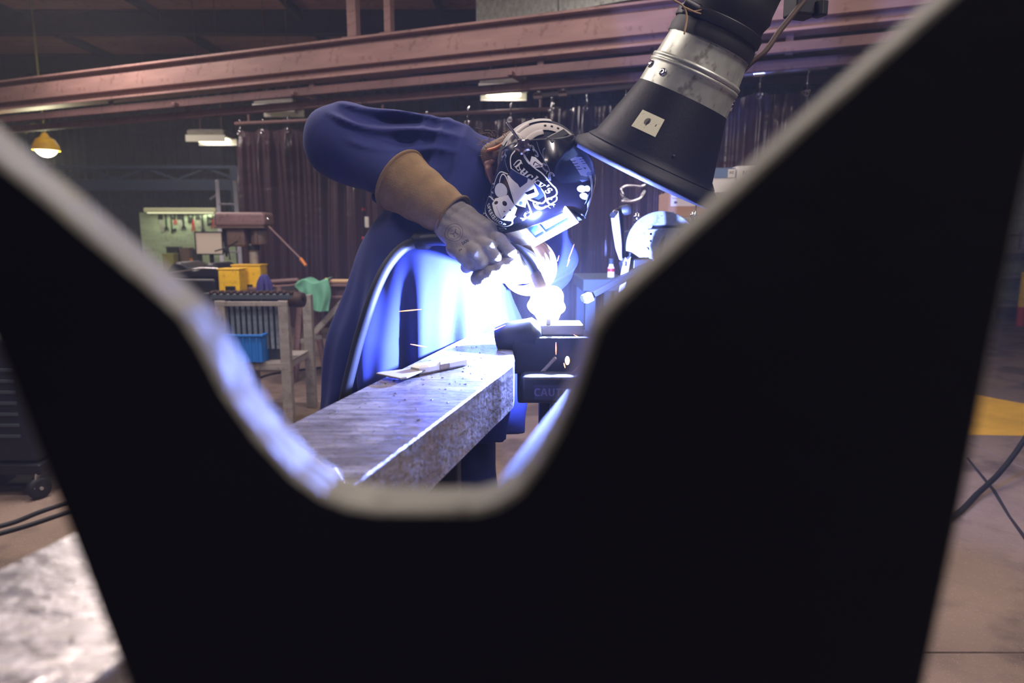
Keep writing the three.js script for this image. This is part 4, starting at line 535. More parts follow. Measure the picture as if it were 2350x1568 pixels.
// ---------------------------------------------------------------- right background: cartons on a shelf, coiled chain, far shelving
{
  const D = 3.6, a = W(1530, 500, D), b = W(1800, 500, D), sy = W(0, 500, D).y, s = thing('storage_shelf', 'steel shelf unit with cartons behind the positioner', 'shelf'), sy2 = W(0, 443, D).y;
  for (const y of [sy, sy2]) part('shelf_board', bx((y === sy ? a.x : W(1604, 0, D).x), b.x, y - 0.025, y, a.z - 0.35, a.z + 0.02), MT.greyPaint, s);
  for (const [x, z] of [[a.x + 0.02, a.z - 0.32], [b.x - 0.02, a.z], [b.x - 0.02, a.z - 0.32], [a.x + 0.02, a.z]]) part('upright', bx(x - 0.018, x + 0.018, 0, x > 1 && z === a.z ? sy2 : sy - 0.026, z - 0.018, z + 0.018), MT.greyPaint, s); part('upright', bx(W(1604, 0, D).x, W(1604, 0, D).x + 0.03, sy, sy2 - 0.026, a.z - 0.34, a.z - 0.31), MT.greyPaint, s); base(s);
  const carton = (x0, x1, y0, y, mt, lab, draw, lx0, lx1, dz = 0) => { const t = thing('carton', lab, 'carton', 'cartons on the shelf'), p = W(x0, y0, D), q = W(x1, y0, D), w = q.x - p.x, h = p.y - y; part('box', bx(p.x, q.x, y, p.y, a.z - 0.28 - dz, a.z - 0.02 - dz, 0.004), mt, t); part('lid_flap', bx(p.x, q.x, p.y, p.y + 0.004, a.z - 0.15 - dz, a.z - 0.02 - dz, 0.001), mt, t); if (draw) { const tx = printed((lx1 - lx0) * w, h * 0.9, draw, 256); part('printed_label', new THREE.PlaneGeometry((lx1 - lx0) * w, h * 0.9).translate(p.x + w * (lx0 + lx1) / 2, y + h * 0.5, a.z - 0.0185 - dz), M(0xffffff, 0.8, 0, { map: tx }), t); } base(t); };
  const lab = (lines) => (g, w, h) => { g.fillStyle = '#e4e0dc'; g.fillRect(0, 0, w, h); g.fillStyle = '#30323c'; g.textAlign = 'center'; lines.forEach(([t, k, y]) => { g.font = 'bold ' + Math.round(h * k) + 'px sans-serif'; g.fillText(t, w / 2, h * y); }); };
  carton(1536, 1598, 441, sy, MT.card, 'brown carton with a white upper label behind the hood rim', (g, w, h) => { g.fillStyle = '#b08a68'; g.fillRect(0, 0, w, h); g.fillStyle = '#ddd6d8'; g.fillRect(0, 0, w, h * 0.55); g.fillStyle = '#55555f'; g.fillRect(w * 0.05, h * 0.2, w * 0.9, h * 0.02); g.fillRect(w * 0.14, h * 0.34, w * 0.12, h * 0.1); g.fillRect(w * 0.05, h * 0.8, w * 0.1, h * 0.1); }, 0.06, 0.98);
  carton(1601, 1680, 452, sy, MT.card, 'plain brown carton right of the labelled one on the lower shelf');
  carton(1632, 1688, 412, sy2, MT.white, 'white carton under the blue-grey one on the upper shelf');
  carton(1634, 1686, 388, W(0, 412, D).y + 0.005, MT.blueCard, 'blue-grey carton with a small white HI label', lab([['HI', 0.5, 0.6]]), 0.66, 0.98);
  carton(1690, 1760, 384, sy2, MT.white, 'white carton marked NO beside the plate edge', lab([['NO.', 0.3, 0.34]]), 0.04, 0.7);
}
{
  const o = thing('hanging_chain', 'short loop of chain and hook hanging in front of the blue-lit curtain', 'chain'), D = 4.6, C = W(1452, 445, D), R = 24 * D / FPX; for (let k = 0; k < 15; k++) { const t = Math.PI * (1.05 + 0.9 * k / 14), p = C.clone().add(V(Math.cos(t) * R, Math.sin(t) * R * 0.7, 0)); part('link', new THREE.TorusGeometry(0.009, 0.003, 6, 12).rotateY(k % 2 ? 1.4 : 0).translate(p.x, p.y, p.z), MT.chrome, o); }
  part('hook', tube([W(1480, 425, D), W(1470, 428, D), W(1455, 426, D), W(1434, 428, D), W(1426, 436, D), W(1430, 446, D)], 0.01), MT.chrome, o); part('lower_bar', tube([W(1428, 462, D), W(1450, 462, D), W(1470, 455, D), W(1480, 440, D)], 0.011), MT.chrome, o); part('cable', [tube([W(1480, 425, D), W(1484, 380, D), W(1490, 260, D + 0.3), along(1490).setY(2.49)], 0.008)], MT.rubber, o); base(o);
}
{ // valve pendants on the curtain behind the elbow
  const D = 6.4, o = thing('pull_switch', 'small white pull switch with two red balls hanging before the curtain', 'switch'), a = W(835, 470, D), b = W(835, 545, D); part('cord', rod(along(835).setY(2.49), b, 0.006), MT.rubber, o); part('body', box(W(842, 510, D), 0.035, 0.1, 0.03, 0.006), MT.white, o); for (const y of [481, 547]) part('red_ball', new THREE.SphereGeometry(0.016, 12, 8).translate(...W(834, y, D).toArray()), MT.red, o); base(o);
}
{ // far right shelving with a yellow post
  const o = thing('far_shelving', 'dim shelving by the far right wall', 'shelving'), D = 9.2, x0 = W(2290, 0, D).x, x1 = x0 + 1.6, z = W(2300, 600, D).z; for (const y of [573, 632, 700]) part('shelf_board', bx(x0, x1, W(0, y, D).y - 0.04, W(0, y, D).y, z - 0.5, z), MT.greyPaint, o); for (const x of [x0 + 0.02, x1 - 0.02]) for (const dz of [0.02, 0.48]) part('upright', bx(x - 0.02, x + 0.02, 0, 2.2, z - dz - 0.02, z - dz + 0.02), MT.greyPaint, o); part('back_sheet', bx(x0, x1, 0.1, 2.2, z - 0.52, z - 0.5), MT.palePeg, o); base(o);
  const boxY = W(0, 573, D).y; for (let k = 0; k < 3; k++) { const t = thing('shelf_bin', ['leftmost', 'middle', 'rightmost'][k] + ' grey bin on the dim far right shelf', 'bin', 'bins on the far shelf'); const x = x0 + 0.06 + k * 0.3; part('body', bx(x, x + 0.24, boxY, boxY + 0.26, z - 0.4, z - 0.06, 0.01), MT.greyPaint, t); part('lip', bx(x + 0.02, x + 0.22, boxY + 0.18, boxY + 0.21, z - 0.062, z - 0.04), MT.ribDark, t); base(t); }
  const p = thing('guard_post', 'yellow and red guard post at the right edge', 'post'), f = onFloor(2343, 748); part('upper', rod(V(f.x, 0.25, f.z), V(f.x, 0.7, f.z), 0.06), MT.yellow, p); part('lower', rod(V(f.x, 0, f.z), V(f.x, 0.25, f.z), 0.06), MT.red, p); base(p);
}

// ---------------------------------------------------------------- the welder
// distance fields meshed on a grid (surface nets)
function netMesh(f, lo, hi, h, uvs = 1) {
  const n = [0, 1, 2].map((k) => Math.ceil((hi.getComponent(k) - lo.getComponent(k)) / h) + 2), [nx, ny, nz] = n, val = new Float32Array(nx * ny * nz), id = (i, j, k) => i + nx * (j + ny * k);
  for (let k = 0; k < nz; k++) for (let j = 0; j < ny; j++) for (let i = 0; i < nx; i++) val[id(i, j, k)] = f(lo.x + i * h, lo.y + j * h, lo.z + k * h);
  const at = new Int32Array(nx * ny * nz).fill(-1), pos = [], cs = [[0, 0, 0], [1, 0, 0], [0, 1, 0], [1, 1, 0], [0, 0, 1], [1, 0, 1], [0, 1, 1], [1, 1, 1]], es = []; for (let a = 0; a < 8; a++) for (const b of [1, 2, 4]) if (!(a & b)) es.push([a, a | b]);
  for (let k = 0; k < nz - 1; k++) for (let j = 0; j < ny - 1; j++) for (let i = 0; i < nx - 1; i++) {
    const v = cs.map(([a, b, c]) => val[id(i + a, j + b, k + c)]); let s = 0; for (const x of v) if (x < 0) s++; if (s === 0 || s === 8) continue;
    let x = 0, y = 0, z = 0, c = 0; for (const [a, b] of es) if ((v[a] < 0) !== (v[b] < 0)) { const t = v[a] / (v[a] - v[b]); x += mix(cs[a][0], cs[b][0], t); y += mix(cs[a][1], cs[b][1], t); z += mix(cs[a][2], cs[b][2], t); c++; }
    at[id(i, j, k)] = pos.length / 3; pos.push(lo.x + (i + x / c) * h, lo.y + (j + y / c) * h, lo.z + (k + z / c) * h);
  }
  const idx = [], quad = (a, b, c, d, flip) => { if (a < 0 || b < 0 || c < 0 || d < 0) return; flip ? idx.push(a, c, b, a, d, c) : idx.push(a, b, c, a, c, d); };
  for (let k = 1; k < nz - 1; k++) for (let j = 1; j < ny - 1; j++) for (let i = 1; i < nx - 1; i++) {
    const s = val[id(i, j, k)] < 0;
    if (s !== val[id(i + 1, j, k)] < 0) quad(at[id(i, j - 1, k - 1)], at[id(i, j, k - 1)], at[id(i, j, k)], at[id(i, j - 1, k)], !s);
    if (s !== val[id(i, j + 1, k)] < 0) quad(at[id(i - 1, j, k - 1)], at[id(i - 1, j, k)], at[id(i, j, k)], at[id(i, j, k - 1)], !s);
    if (s !== val[id(i, j, k + 1)] < 0) quad(at[id(i - 1, j - 1, k)], at[id(i, j - 1, k)], at[id(i, j, k)], at[id(i - 1, j, k)], !s);
  }
  const nor = [], uv = [], e = h * 0.7; for (let q = 0; q < pos.length; q += 3) { const [x, y, z] = [pos[q], pos[q + 1], pos[q + 2]], g = V(f(x + e, y, z) - f(x - e, y, z), f(x, y + e, z) - f(x, y - e, z), f(x, y, z + e) - f(x, y, z - e)).normalize(); nor.push(g.x, g.y, g.z); uv.push((x + z * 0.6) * uvs, (y + z * 0.3) * uvs); }
  const g = new THREE.BufferGeometry(); g.setAttribute('position', new THREE.Float32BufferAttribute(pos, 3)); g.setAttribute('normal', new THREE.Float32BufferAttribute(nor, 3)); g.setAttribute('uv', new THREE.Float32BufferAttribute(uv, 2)); g.setIndex(idx); return g;
}
const cone = (a, b, ra, rb) => { const d = b.clone().sub(a), L2 = d.lengthSq() || 1e-9; return (x, y, z) => { const px = x - a.x, py = y - a.y, pz = z - a.z, t = clamp((px * d.x + py * d.y + pz * d.z) / L2), qx = px - d.x * t, qy = py - d.y * t, qz = pz - d.z * t; return Math.sqrt(qx * qx + qy * qy + qz * qz) - (ra + (rb - ra) * t); }; };
const smin = (a, b, k) => { const h = clamp(0.5 + 0.5 * (b - a) / k); return b + (a - b) * h - k * h * (1 - h); };
const union = (fs, k) => (x, y, z) => { let d = fs[0](x, y, z); for (let i = 1; i < fs.length; i++) d = smin(d, fs[i](x, y, z), k); return d; };
const bounds = (pts, r) => { const b = new THREE.Box3().setFromPoints(pts).expandByScalar(r); return [b.min, b.max]; };

const J = {
  neck: W(1095, 395, 1.74), rSh: W(1005, 372, 1.70), rEl: W(786, 328, 1.66), rWr: W(1012, 488, 1.545), lSh: W(1205, 400, 1.86), lEl: W(1250, 600, 1.84), lWr: W(1205, 612, 1.60),
  chest: W(1058, 470, 1.77), waist: W(984, 640, 1.72), hipR: W(922, 790, 1.71), hipL: W(1048, 800, 1.84), hemR: W(862, 985, 1.72), hemL: W(1056, 985, 1.88),
  head: W(1212, 392, 1.60),
};
const welder = thing('person', 'welder in a navy coat leaning over the bench with right elbow raised, wearing leather gloves', 'person');
{ // body under the clothes: one figure, head, neck, trunk, arms, legs
  const kneeR = V(J.hipR.x - 0.01, 0.47, J.hipR.z + 0.04), kneeL = V(J.hipL.x + 0.02, 0.47, J.hipL.z + 0.04), ankR = V(kneeR.x, 0.1, kneeR.z - 0.05), ankL = V(kneeL.x + 0.02, 0.1, kneeL.z - 0.05);
  const skull = W(1226, 398, 1.595), fs = [cone(J.neck, skull, 0.05, 0.055), cone(skull, skull.clone().add(V(0.02, 0.0, 0.02)), 0.076, 0.074), cone(skull.clone().add(V(0.02, -0.06, 0.04)), skull.clone().add(V(0.025, -0.085, 0.055)), 0.05, 0.04), cone(J.neck, J.chest, 0.06, 0.11), cone(J.chest, J.waist, 0.11, 0.11), cone(J.waist, J.hipR, 0.1, 0.09), cone(J.waist, J.hipL, 0.1, 0.09), cone(J.rSh, J.rEl, 0.05, 0.042), cone(J.rEl, J.rWr, 0.042, 0.028), cone(J.chest, J.rSh, 0.08, 0.055), cone(J.chest, J.lSh, 0.08, 0.055), cone(J.lSh, J.lEl, 0.05, 0.042), cone(J.lEl, J.lWr, 0.042, 0.028), cone(J.hipR, kneeR, 0.075, 0.055), cone(kneeR, ankR, 0.055, 0.035), cone(J.hipL, kneeL, 0.075, 0.055), cone(kneeL, ankL, 0.055, 0.035)];
  const f = union(fs, 0.03); part('body', netMesh(f, V(-0.62, 0.05, -2.15), V(0.32, 1.5, -1.42), 0.012), MT.skin, welder);
  const ear = W(1122, 388, 1.60); part('ear', netMesh(union([cone(ear, ear.clone().add(V(0.008, -0.03, 0)), 0.009, 0.006), cone(ear.clone().add(V(-0.004, 0.012, -0.004)), ear.clone().add(V(0.008, 0.016, 0)), 0.008, 0.007)], 0.006), ear.clone().addScalar(-0.05), ear.clone().addScalar(0.05), 0.003), MT.skin, welder);
  // hair at the nape with loose strands
  const hc = W(1132, 356, 1.62), hairs = [netMesh(union([cone(hc, hc.clone().add(V(0.05, 0.02, -0.02)), 0.026, 0.04), cone(hc, hc.clone().add(V(-0.004, -0.045, 0.01)), 0.026, 0.016)], 0.02), hc.clone().addScalar(-0.1), hc.clone().addScalar(0.12), 0.005)];
  for (let k = 0; k < 70; k++) { const a = hc.clone().add(V(rr(-0.02, 0.06), rr(-0.03, 0.045), rr(-0.005, 0.035))), d = V(rr(-0.035, 0.01), rr(-0.015, 0.03), rr(-0.005, 0.02)); hairs.push(tube([a, a.clone().addScaledVector(d, 0.5).add(V(0, 0.006, 0)), a.clone().add(d)], 0.0006, 4, 6)); }
  part('hair', hairs, MT.hair, welder, 'light brown hair at the nape');
  part('glasses_strap', tube([W(1120, 346, 1.59), W(1140, 340, 1.575), W(1158, 329, 1.56), W(1180, 314, 1.55)], 0.005, 8), MT.orange, welder, 'orange safety glasses strap');
  // trousers and boots
  for (const [h, kn, an] of [[J.hipR, kneeR, ankR], [J.hipL, kneeL, ankL]]) { const g = union([cone(h, kn, 0.105, 0.085), cone(kn, an, 0.085, 0.075)], 0.03); part('trouser_leg', netMesh((x, y, z) => g(x, y, z) + 0.006 * Math.sin(y * 60 + x * 20) * sst(0.45, 0.1, y), ...bounds([h, kn, an], 0.16), 0.012), MT.navyDark, welder);
    const bo = union([cone(V(an.x, 0.06, an.z), V(an.x, 0.16, an.z - 0.01), 0.06, 0.055), cone(V(an.x, 0.045, an.z + 0.03), V(an.x + 0.02, 0.04, an.z + 0.19), 0.046, 0.042)], 0.03); part('boot', netMesh((x, y, z) => Math.max(bo(x, y, z), 0.002 - y), V(an.x - 0.12, -0.02, an.z - 0.12), V(an.x + 0.14, 0.26, an.z + 0.28), 0.01), MT.rubber, welder); }
}
{ // coat: trunk with hanging folds, sleeves with creases
  const trunk = [cone(J.neck.clone().add(V(-0.02, -0.03, -0.02)), J.chest, 0.085, 0.15), cone(J.chest, J.waist, 0.15, 0.155), cone(J.waist, W(922, 800, 1.71), 0.15, 0.15), cone(J.waist, W(1046, 800, 1.83), 0.15, 0.16), cone(W(922, 800, 1.71), J.hemR, 0.15, 0.135), cone(W(1046, 800, 1.83), J.hemL, 0.16, 0.15), cone(J.chest, J.rSh, 0.13, 0.095), cone(J.chest, J.lSh, 0.13, 0.09)];
  const tr = union(trunk, 0.09), hemY = J.hemR.y - 0.04, mid = J.waist;
  const rUp = cone(J.rSh, J.rEl, 0.092, 0.083), rFo = cone(J.rEl, W(962, 446, 1.54), 0.08, 0.044), lA = union([cone(J.lSh, J.lEl, 0.09, 0.075), cone(J.lEl, W(1222, 612, 1.70), 0.072, 0.05)], 0.05);
  const ax = J.rSh.clone().sub(J.rEl), aL = ax.length(); ax.normalize(); const an = V(0, 0, 1).addScaledVector(ax, -ax.z).normalize(), ab = new THREE.Vector3().crossVectors(ax, an);
  const creases = [[0.132, 0.009, 0.014, 0.0, 0.34], [0.112, 0.008, -0.014, 0.02, 0.30], [0.090, 0.009, 0.022, -0.04, 0.32], [0.069, 0.008, -0.017, 0.02, 0.28], [0.048, 0.009, 0.026, -0.05, 0.32], [0.026, 0.008, -0.018, 0.03, 0.28], [0.004, 0.009, 0.024, 0.0, 0.32], [-0.018, 0.009, -0.016, 0.04, 0.26], [-0.042, 0.010, 0.020, 0.04, 0.30], [-0.066, 0.010, -0.012, 0.06, 0.26], [-0.09, 0.012, 0.014, 0.06, 0.28]];   // [place across the sleeve, width, height, from, to along it]
  const coat = (x, y, z) => {
    let d = tr(x, y, z);
    const low = sst(mid.y + 0.12, mid.y - 0.35, y), ang = Math.atan2(z - mid.z + 0.04, x - mid.x);
    { const q = Math.sin(ang * 12 + 0.8 * Math.sin(y * 4)); d += low * (0.022 * q + 0.009 * Math.sin(ang * 25 + y * 3)); }
    d += 0.006 * (1 - low) * Math.sin((x * 26 + y * 16) + 1.5 * Math.sin(y * 22)) * sst(-0.02, 0.1, y - J.chest.y);
    { const q = x - J.rSh.x, b = sst(J.chest.y - 0.12, J.chest.y + 0.05, y) * sst(-0.16, -0.05, q) * sst(0.14, 0.02, q); d -= b * (0.012 * Math.exp(-Math.pow((q + 0.05 - 0.35 * (y - J.rSh.y)) / 0.010, 2)) + 0.012 * Math.exp(-Math.pow((q - 0.0 - 0.3 * (y - J.rSh.y)) / 0.010, 2)) + 0.010 * Math.exp(-Math.pow((q - 0.06 - 0.22 * (y - J.rSh.y)) / 0.009, 2))); }
    let s = rUp(x, y, z);
    const px = x - J.rEl.x, py = y - J.rEl.y, pz = z - J.rEl.z, t = px * ax.x + py * ax.y + pz * ax.z, u = px * ab.x + py * ab.y + pz * ab.z, w = px * an.x + py * an.y + pz * an.z;
        // ridges that fan out of the elbow and sag towards the shoulder
    const fan = py + 0.34 * t - 0.75 * t * t + 0.010 * Math.sin(t * 24 + py * 20);
    let fold = 0; for (const [c, wd, a, t0, t1] of creases) { const q = (fan - c) / wd; fold += a * Math.exp(-q * q) * sst(t0, t0 + 0.06, t) * sst(t1, t1 - 0.1, t); }
    s -= sst(-0.05, 0.02, w) * fold;
    s = smin(s, rFo(x, y, z), 0.05);
    s = smin(s, lA(x, y, z) + 0.005 * Math.sin(y * 70 + z * 40), 0.04);
    s += 0.0035 * Math.sin(x * 55 + y * 30) * sst(0.1, -0.05, w);
    d = smin(d, s, 0.045);
    return Math.max(d, hemY - y + 0.012 * Math.sin(ang * 9));
  };
  part('coat', netMesh(coat, V(-0.66, 0.5, -2.22), V(0.36, 1.56, -1.42), 0.007), MT.navy, welder, 'long navy flame-resistant coat');
  // collar: a stand and a folded leaf
  const leaf = union([cone(W(1078, 362, 1.68), W(1090, 440, 1.645), 0.017, 0.014), cone(W(1098, 352, 1.66), W(1108, 462, 1.615), 0.018, 0.011), cone(W(1090, 356, 1.67), W(1110, 400, 1.63), 0.018, 0.012)], 0.02);
  part('collar', netMesh(leaf, ...bounds([W(1078, 362, 1.68), W(1108, 462, 1.615), W(1098, 352, 1.66)], 0.05), 0.005), MT.navyDark, welder);
  // side seam of the coat
  part('cuff_flap', netMesh(cone(W(866, 452, 1.60), W(905, 478, 1.585), 0.014, 0.01), ...bounds([W(866, 452, 1.60), W(905, 478, 1.585)], 0.03), 0.004), MT.navyDark, welder);
}
// gloves: gauntlet, hand with five fingers
function chain(pts, r0, r1) { return pts.slice(1).map((p, i) => cone(pts[i], p, mix(r0, r1, i / (pts.length - 1)), mix(r0, r1, (i + 1) / (pts.length - 1)))); }
function glove(cuffA, cuffB, rA, rB, palm, fingers, thumb, label) {
  const o = new THREE.Group(); o.name = 'glove'; o.userData.label = label; welder.add(o);
  const dir = cuffB.clone().sub(cuffA), L = dir.length(); dir.normalize();
  const cp = [], ci = []; for (let k = 0; k <= 24; k++) { const t = k / 24, r = mix(rA, rB, Math.pow(t, 0.85)); cp.push([r + 0.0012 * Math.sin(t * 19), t * L]); ci.push([r - 0.004, t * L]); }
  part('gauntlet', lathe([...cp, ...ci.reverse(), cp[0]], cuffA, dir, 72), MT.suede, o, 'tan suede cuff');
  const fm = frameY(cuffA, dir); part('hem', new THREE.TorusGeometry(rA, 0.0045, 8, 48).rotateX(Math.PI / 2).applyMatrix4(fm), MT.suede, o);
  const seam = new THREE.TorusGeometry(rB + 0.002, 0.003, 8, 40).rotateX(Math.PI / 2).applyMatrix4(frameY(cuffB, dir)); part('wrist_seam', seam, MT.suede, o);
  const fs = [...palm]; const p = union(fs, 0.03); const fg = fingers.map((c) => union(chain(c, 0.0165, 0.0125), 0.006)), th = union(chain(thumb, 0.019, 0.0135), 0.008);
  const hand = (x, y, z) => { let d = p(x, y, z) + 0.0016 * Math.sin(x * 160 + y * 90) * Math.sin(y * 130 - z * 80); for (const f of fg) d = smin(d, f(x, y, z), 0.006); return smin(d, th(x, y, z), 0.01); };
  part('hand', netMesh(hand, ...bounds([...fingers.flat(), ...thumb, cuffB], 0.075), 0.0036), MT.grey, o, 'grey leather hand with five fingers');
  o.userData.hand = hand; return o;
}
const rg = (() => {
  const kn = [[1112, 536, 1.475], [1092, 552, 1.462], [1070, 563, 1.458], [1048, 570, 1.462]].map((a) => W(...a));
  return glove(W(919, 415, 1.56), W(1042, 499, 1.51), 0.073, 0.05, [cone(W(1028, 492, 1.528), W(1078, 540, 1.49), 0.047, 0.04), cone(W(1040, 520, 1.50), W(1060, 552, 1.475), 0.036, 0.026), cone(W(1070, 520, 1.505), kn[0], 0.034, 0.021), cone(kn[0], kn[3], 0.02, 0.018)],
    [[kn[0], W(1146, 552, 1.45), W(1170, 580, 1.447), W(1164, 600, 1.46)], [kn[1], W(1118, 566, 1.435), W(1136, 592, 1.436), W(1126, 606, 1.455)], [kn[2], W(1090, 580, 1.43), W(1106, 602, 1.435), W(1096, 613, 1.455)], [kn[3], W(1064, 588, 1.44), W(1078, 606, 1.446), W(1070, 614, 1.462)]],
    [W(1070, 520, 1.525), W(1112, 532, 1.515), W(1146, 546, 1.50), W(1164, 566, 1.49)], 'right welding glove, tan cuff and grey hand gripping the torch');
})();
{ // print on the back of the right glove: shield with a head in a ring, and worn lettering
  const t = printed(1, 1, (g, w, h) => { g.clearRect(0, 0, w, h); g.strokeStyle = 'rgba(40,40,56,0.9)'; g.fillStyle = 'rgba(40,40,56,0.9)'; g.lineWidth = 7; g.save(); g.translate(w * 0.36, h * 0.36); g.rotate(-0.5); g.scale(0.62, 0.62); g.beginPath(); g.moveTo(0, -h * 0.44); g.quadraticCurveTo(w * 0.4, -h * 0.4, w * 0.42, 0); g.quadraticCurveTo(w * 0.3, h * 0.4, 0, h * 0.45); g.quadraticCurveTo(-w * 0.35, h * 0.35, -w * 0.42, -h * 0.05); g.quadraticCurveTo(-w * 0.4, -h * 0.4, 0, -h * 0.44); g.stroke(); g.beginPath(); g.arc(0, 0, w * 0.3, 0, 7); g.stroke(); g.lineWidth = 12; g.beginPath(); g.moveTo(-w * 0.18, -h * 0.08); g.lineTo(-w * 0.05, h * 0.03); g.lineTo(w * 0.05, h * 0.01); g.lineTo(w * 0.16, -h * 0.12); g.moveTo(-w * 0.05, h * 0.03); g.lineTo(-w * 0.08, h * 0.22); g.moveTo(w * 0.05, h * 0.01); g.lineTo(w * 0.12, h * 0.2); g.stroke(); g.restore(); g.save(); g.translate(w * 0.60, h * 0.74); g.rotate(-0.52); g.font = 'bold ' + Math.round(h * 0.12) + 'px sans-serif'; g.fillText('IAN', 0, 0); g.restore(); g.save(); g.translate(w * 0.50, h * 0.93); g.rotate(-0.35); g.font = 'bold ' + Math.round(h * 0.09) + 'px sans-serif'; g.fillText('24', 0, 0); g.restore(); }, 512);
  const hand = rg.userData.hand, nd = V(0.05, 0.25, 1).normalize(), ex = V(1, 0, -0.05).normalize(), ey = new THREE.Vector3().crossVectors(nd, ex), c0 = W(1052, 533, 1.40), S = 0.076, N = 30, pos = [], uv = [], idx = [], okv = [];
  for (let j = 0; j <= N; j++) for (let i = 0; i <= N; i++) { const p = c0.clone().addScaledVector(ex, (i / N - 0.5) * S).addScaledVector(ey, (j / N - 0.5) * S); let k = 0, dd = 1; for (; k < 60 && c0.distanceTo(p) < 0.2; k++) { dd = hand(p.x, p.y, p.z); if (dd < 0.0007) break; p.addScaledVector(nd, -Math.max(0.0004, (dd - 0.0005) * 0.7)); } okv.push(dd < 0.0008 && c0.distanceTo(p) < 0.13); pos.push(p.x, p.y, p.z); uv.push(i / N, j / N); }
  const at3 = (k) => V(pos[k * 3], pos[k * 3 + 1], pos[k * 3 + 2]), good = (i, j) => { const a = j * (N + 1) + i, q = [a, a + 1, a + N + 2, a + N + 1]; return i >= 0 && j >= 0 && i < N && j < N && q.every((k) => okv[k] && at3(k).distanceTo(at3(a)) < 0.012); }, seen = new Set(), todo = [[N >> 1, N >> 1]];
  while (todo.length) { const [i, j] = todo.pop(), a = j * (N + 1) + i; if (!good(i, j) || seen.has(a)) continue; seen.add(a); idx.push(a, a + 1, a + N + 2, a, a + N + 2, a + N + 1); todo.push([i + 1, j], [i - 1, j], [i, j + 1], [i, j - 1]); }
  const used = [...new Set(idx)], nw = new Map(used.map((k, i) => [k, i])), g = new THREE.BufferGeometry(); g.setAttribute('position', new THREE.Float32BufferAttribute(used.flatMap((k) => pos.slice(k * 3, k * 3 + 3)), 3)); g.setAttribute('uv', new THREE.Float32BufferAttribute(used.flatMap((k) => uv.slice(k * 2, k * 2 + 2)), 2)); g.setIndex(idx.map((k) => nw.get(k))); g.computeVertexNormals(); part('glove_print', g, M(0xffffff, 0.9, 0, { map: t, transparent: true }), rg, 'dark printed shield and letters');
}
const lg2 = (() => {
  const kn = [[1176, 590, 1.475], [1158, 604, 1.462], [1140, 616, 1.458], [1122, 628, 1.462]].map((a) => W(...a));
  return glove(W(1212, 612, 1.64), W(1196, 612, 1.545), 0.066, 0.047, [cone(W(1196, 610, 1.55), W(1165, 606, 1.49), 0.042, 0.034), cone(kn[0], kn[3], 0.02, 0.018), cone(W(1176, 606, 1.515), W(1135, 612, 1.485), 0.036, 0.026)],
    [[kn[0], W(1166, 606, 1.448), W(1148, 618, 1.452), W(1142, 614, 1.466)], [kn[1], W(1144, 616, 1.44), W(1128, 626, 1.446), W(1124, 620, 1.462)], [kn[2], W(1124, 626, 1.438), W(1110, 634, 1.446), W(1108, 626, 1.464)], [kn[3], W(1108, 636, 1.444), W(1096, 640, 1.452), W(1096, 632, 1.466)]],
    [W(1186, 598, 1.50), W(1170, 580, 1.485), W(1150, 574, 1.478), W(1136, 578, 1.474)], 'left welding glove cupped under the torch');
})();
delete rg.userData.hand; delete lg2.userData.hand; base(welder);

// ---------------------------------------------------------------- torch with hose
{
  const o = thing('welding_torch', 'black welding torch with a curved neck and a long hose falling beside the coat', 'torch');
  part('handle', tube([W(968, 552, 1.53), W(1010, 548, 1.51), W(1070, 556, 1.485), W(1150, 566, 1.47)], 0.0155, 14), MT.blackPlastic, o);
  part('neck', tube([W(1148, 562, 1.47), W(1172, 566, 1.468), W(1198, 582, 1.465), W(1217, 605, 1.462), W(1230, 630, 1.46)], 0.0095, 14, 40), MT.blackMetal, o);
  part('nozzle', lathe([[0.0115, 0], [0.0125, 0.004], [0.0125, 0.03], [0.010, 0.044], [0.008, 0.044], [0.008, 0.0]], W(1228, 627, 1.46), W(1252, 684, 1.452).sub(W(1228, 627, 1.46)), 24), MT.rust, o);
  part('hose_collar', [tube([W(976, 553, 1.532), W(962, 553, 1.536)], 0.02, 14), tube([W(962, 553, 1.536), W(956, 554, 1.538)], 0.0165, 14)], MT.rubber, o);
  part('hose', tube([W(966, 553, 1.535), W(930, 566, 1.53), W(893, 604, 1.51), W(866, 655, 1.50), W(844, 715, 1.50), W(825, 775, 1.51), W(808, 840, 1.52), W(794, 900, 1.53), W(786, 960, 1.55), W(776, 1100, 1.60), W(760, 1250, 1.68), W(730, 1420, 1.78).setY(0.02), W(640, 1440, 1.9).setY(0.02)], 0.0125, 14, 120), MT.rubber, o);
  base(o);
}

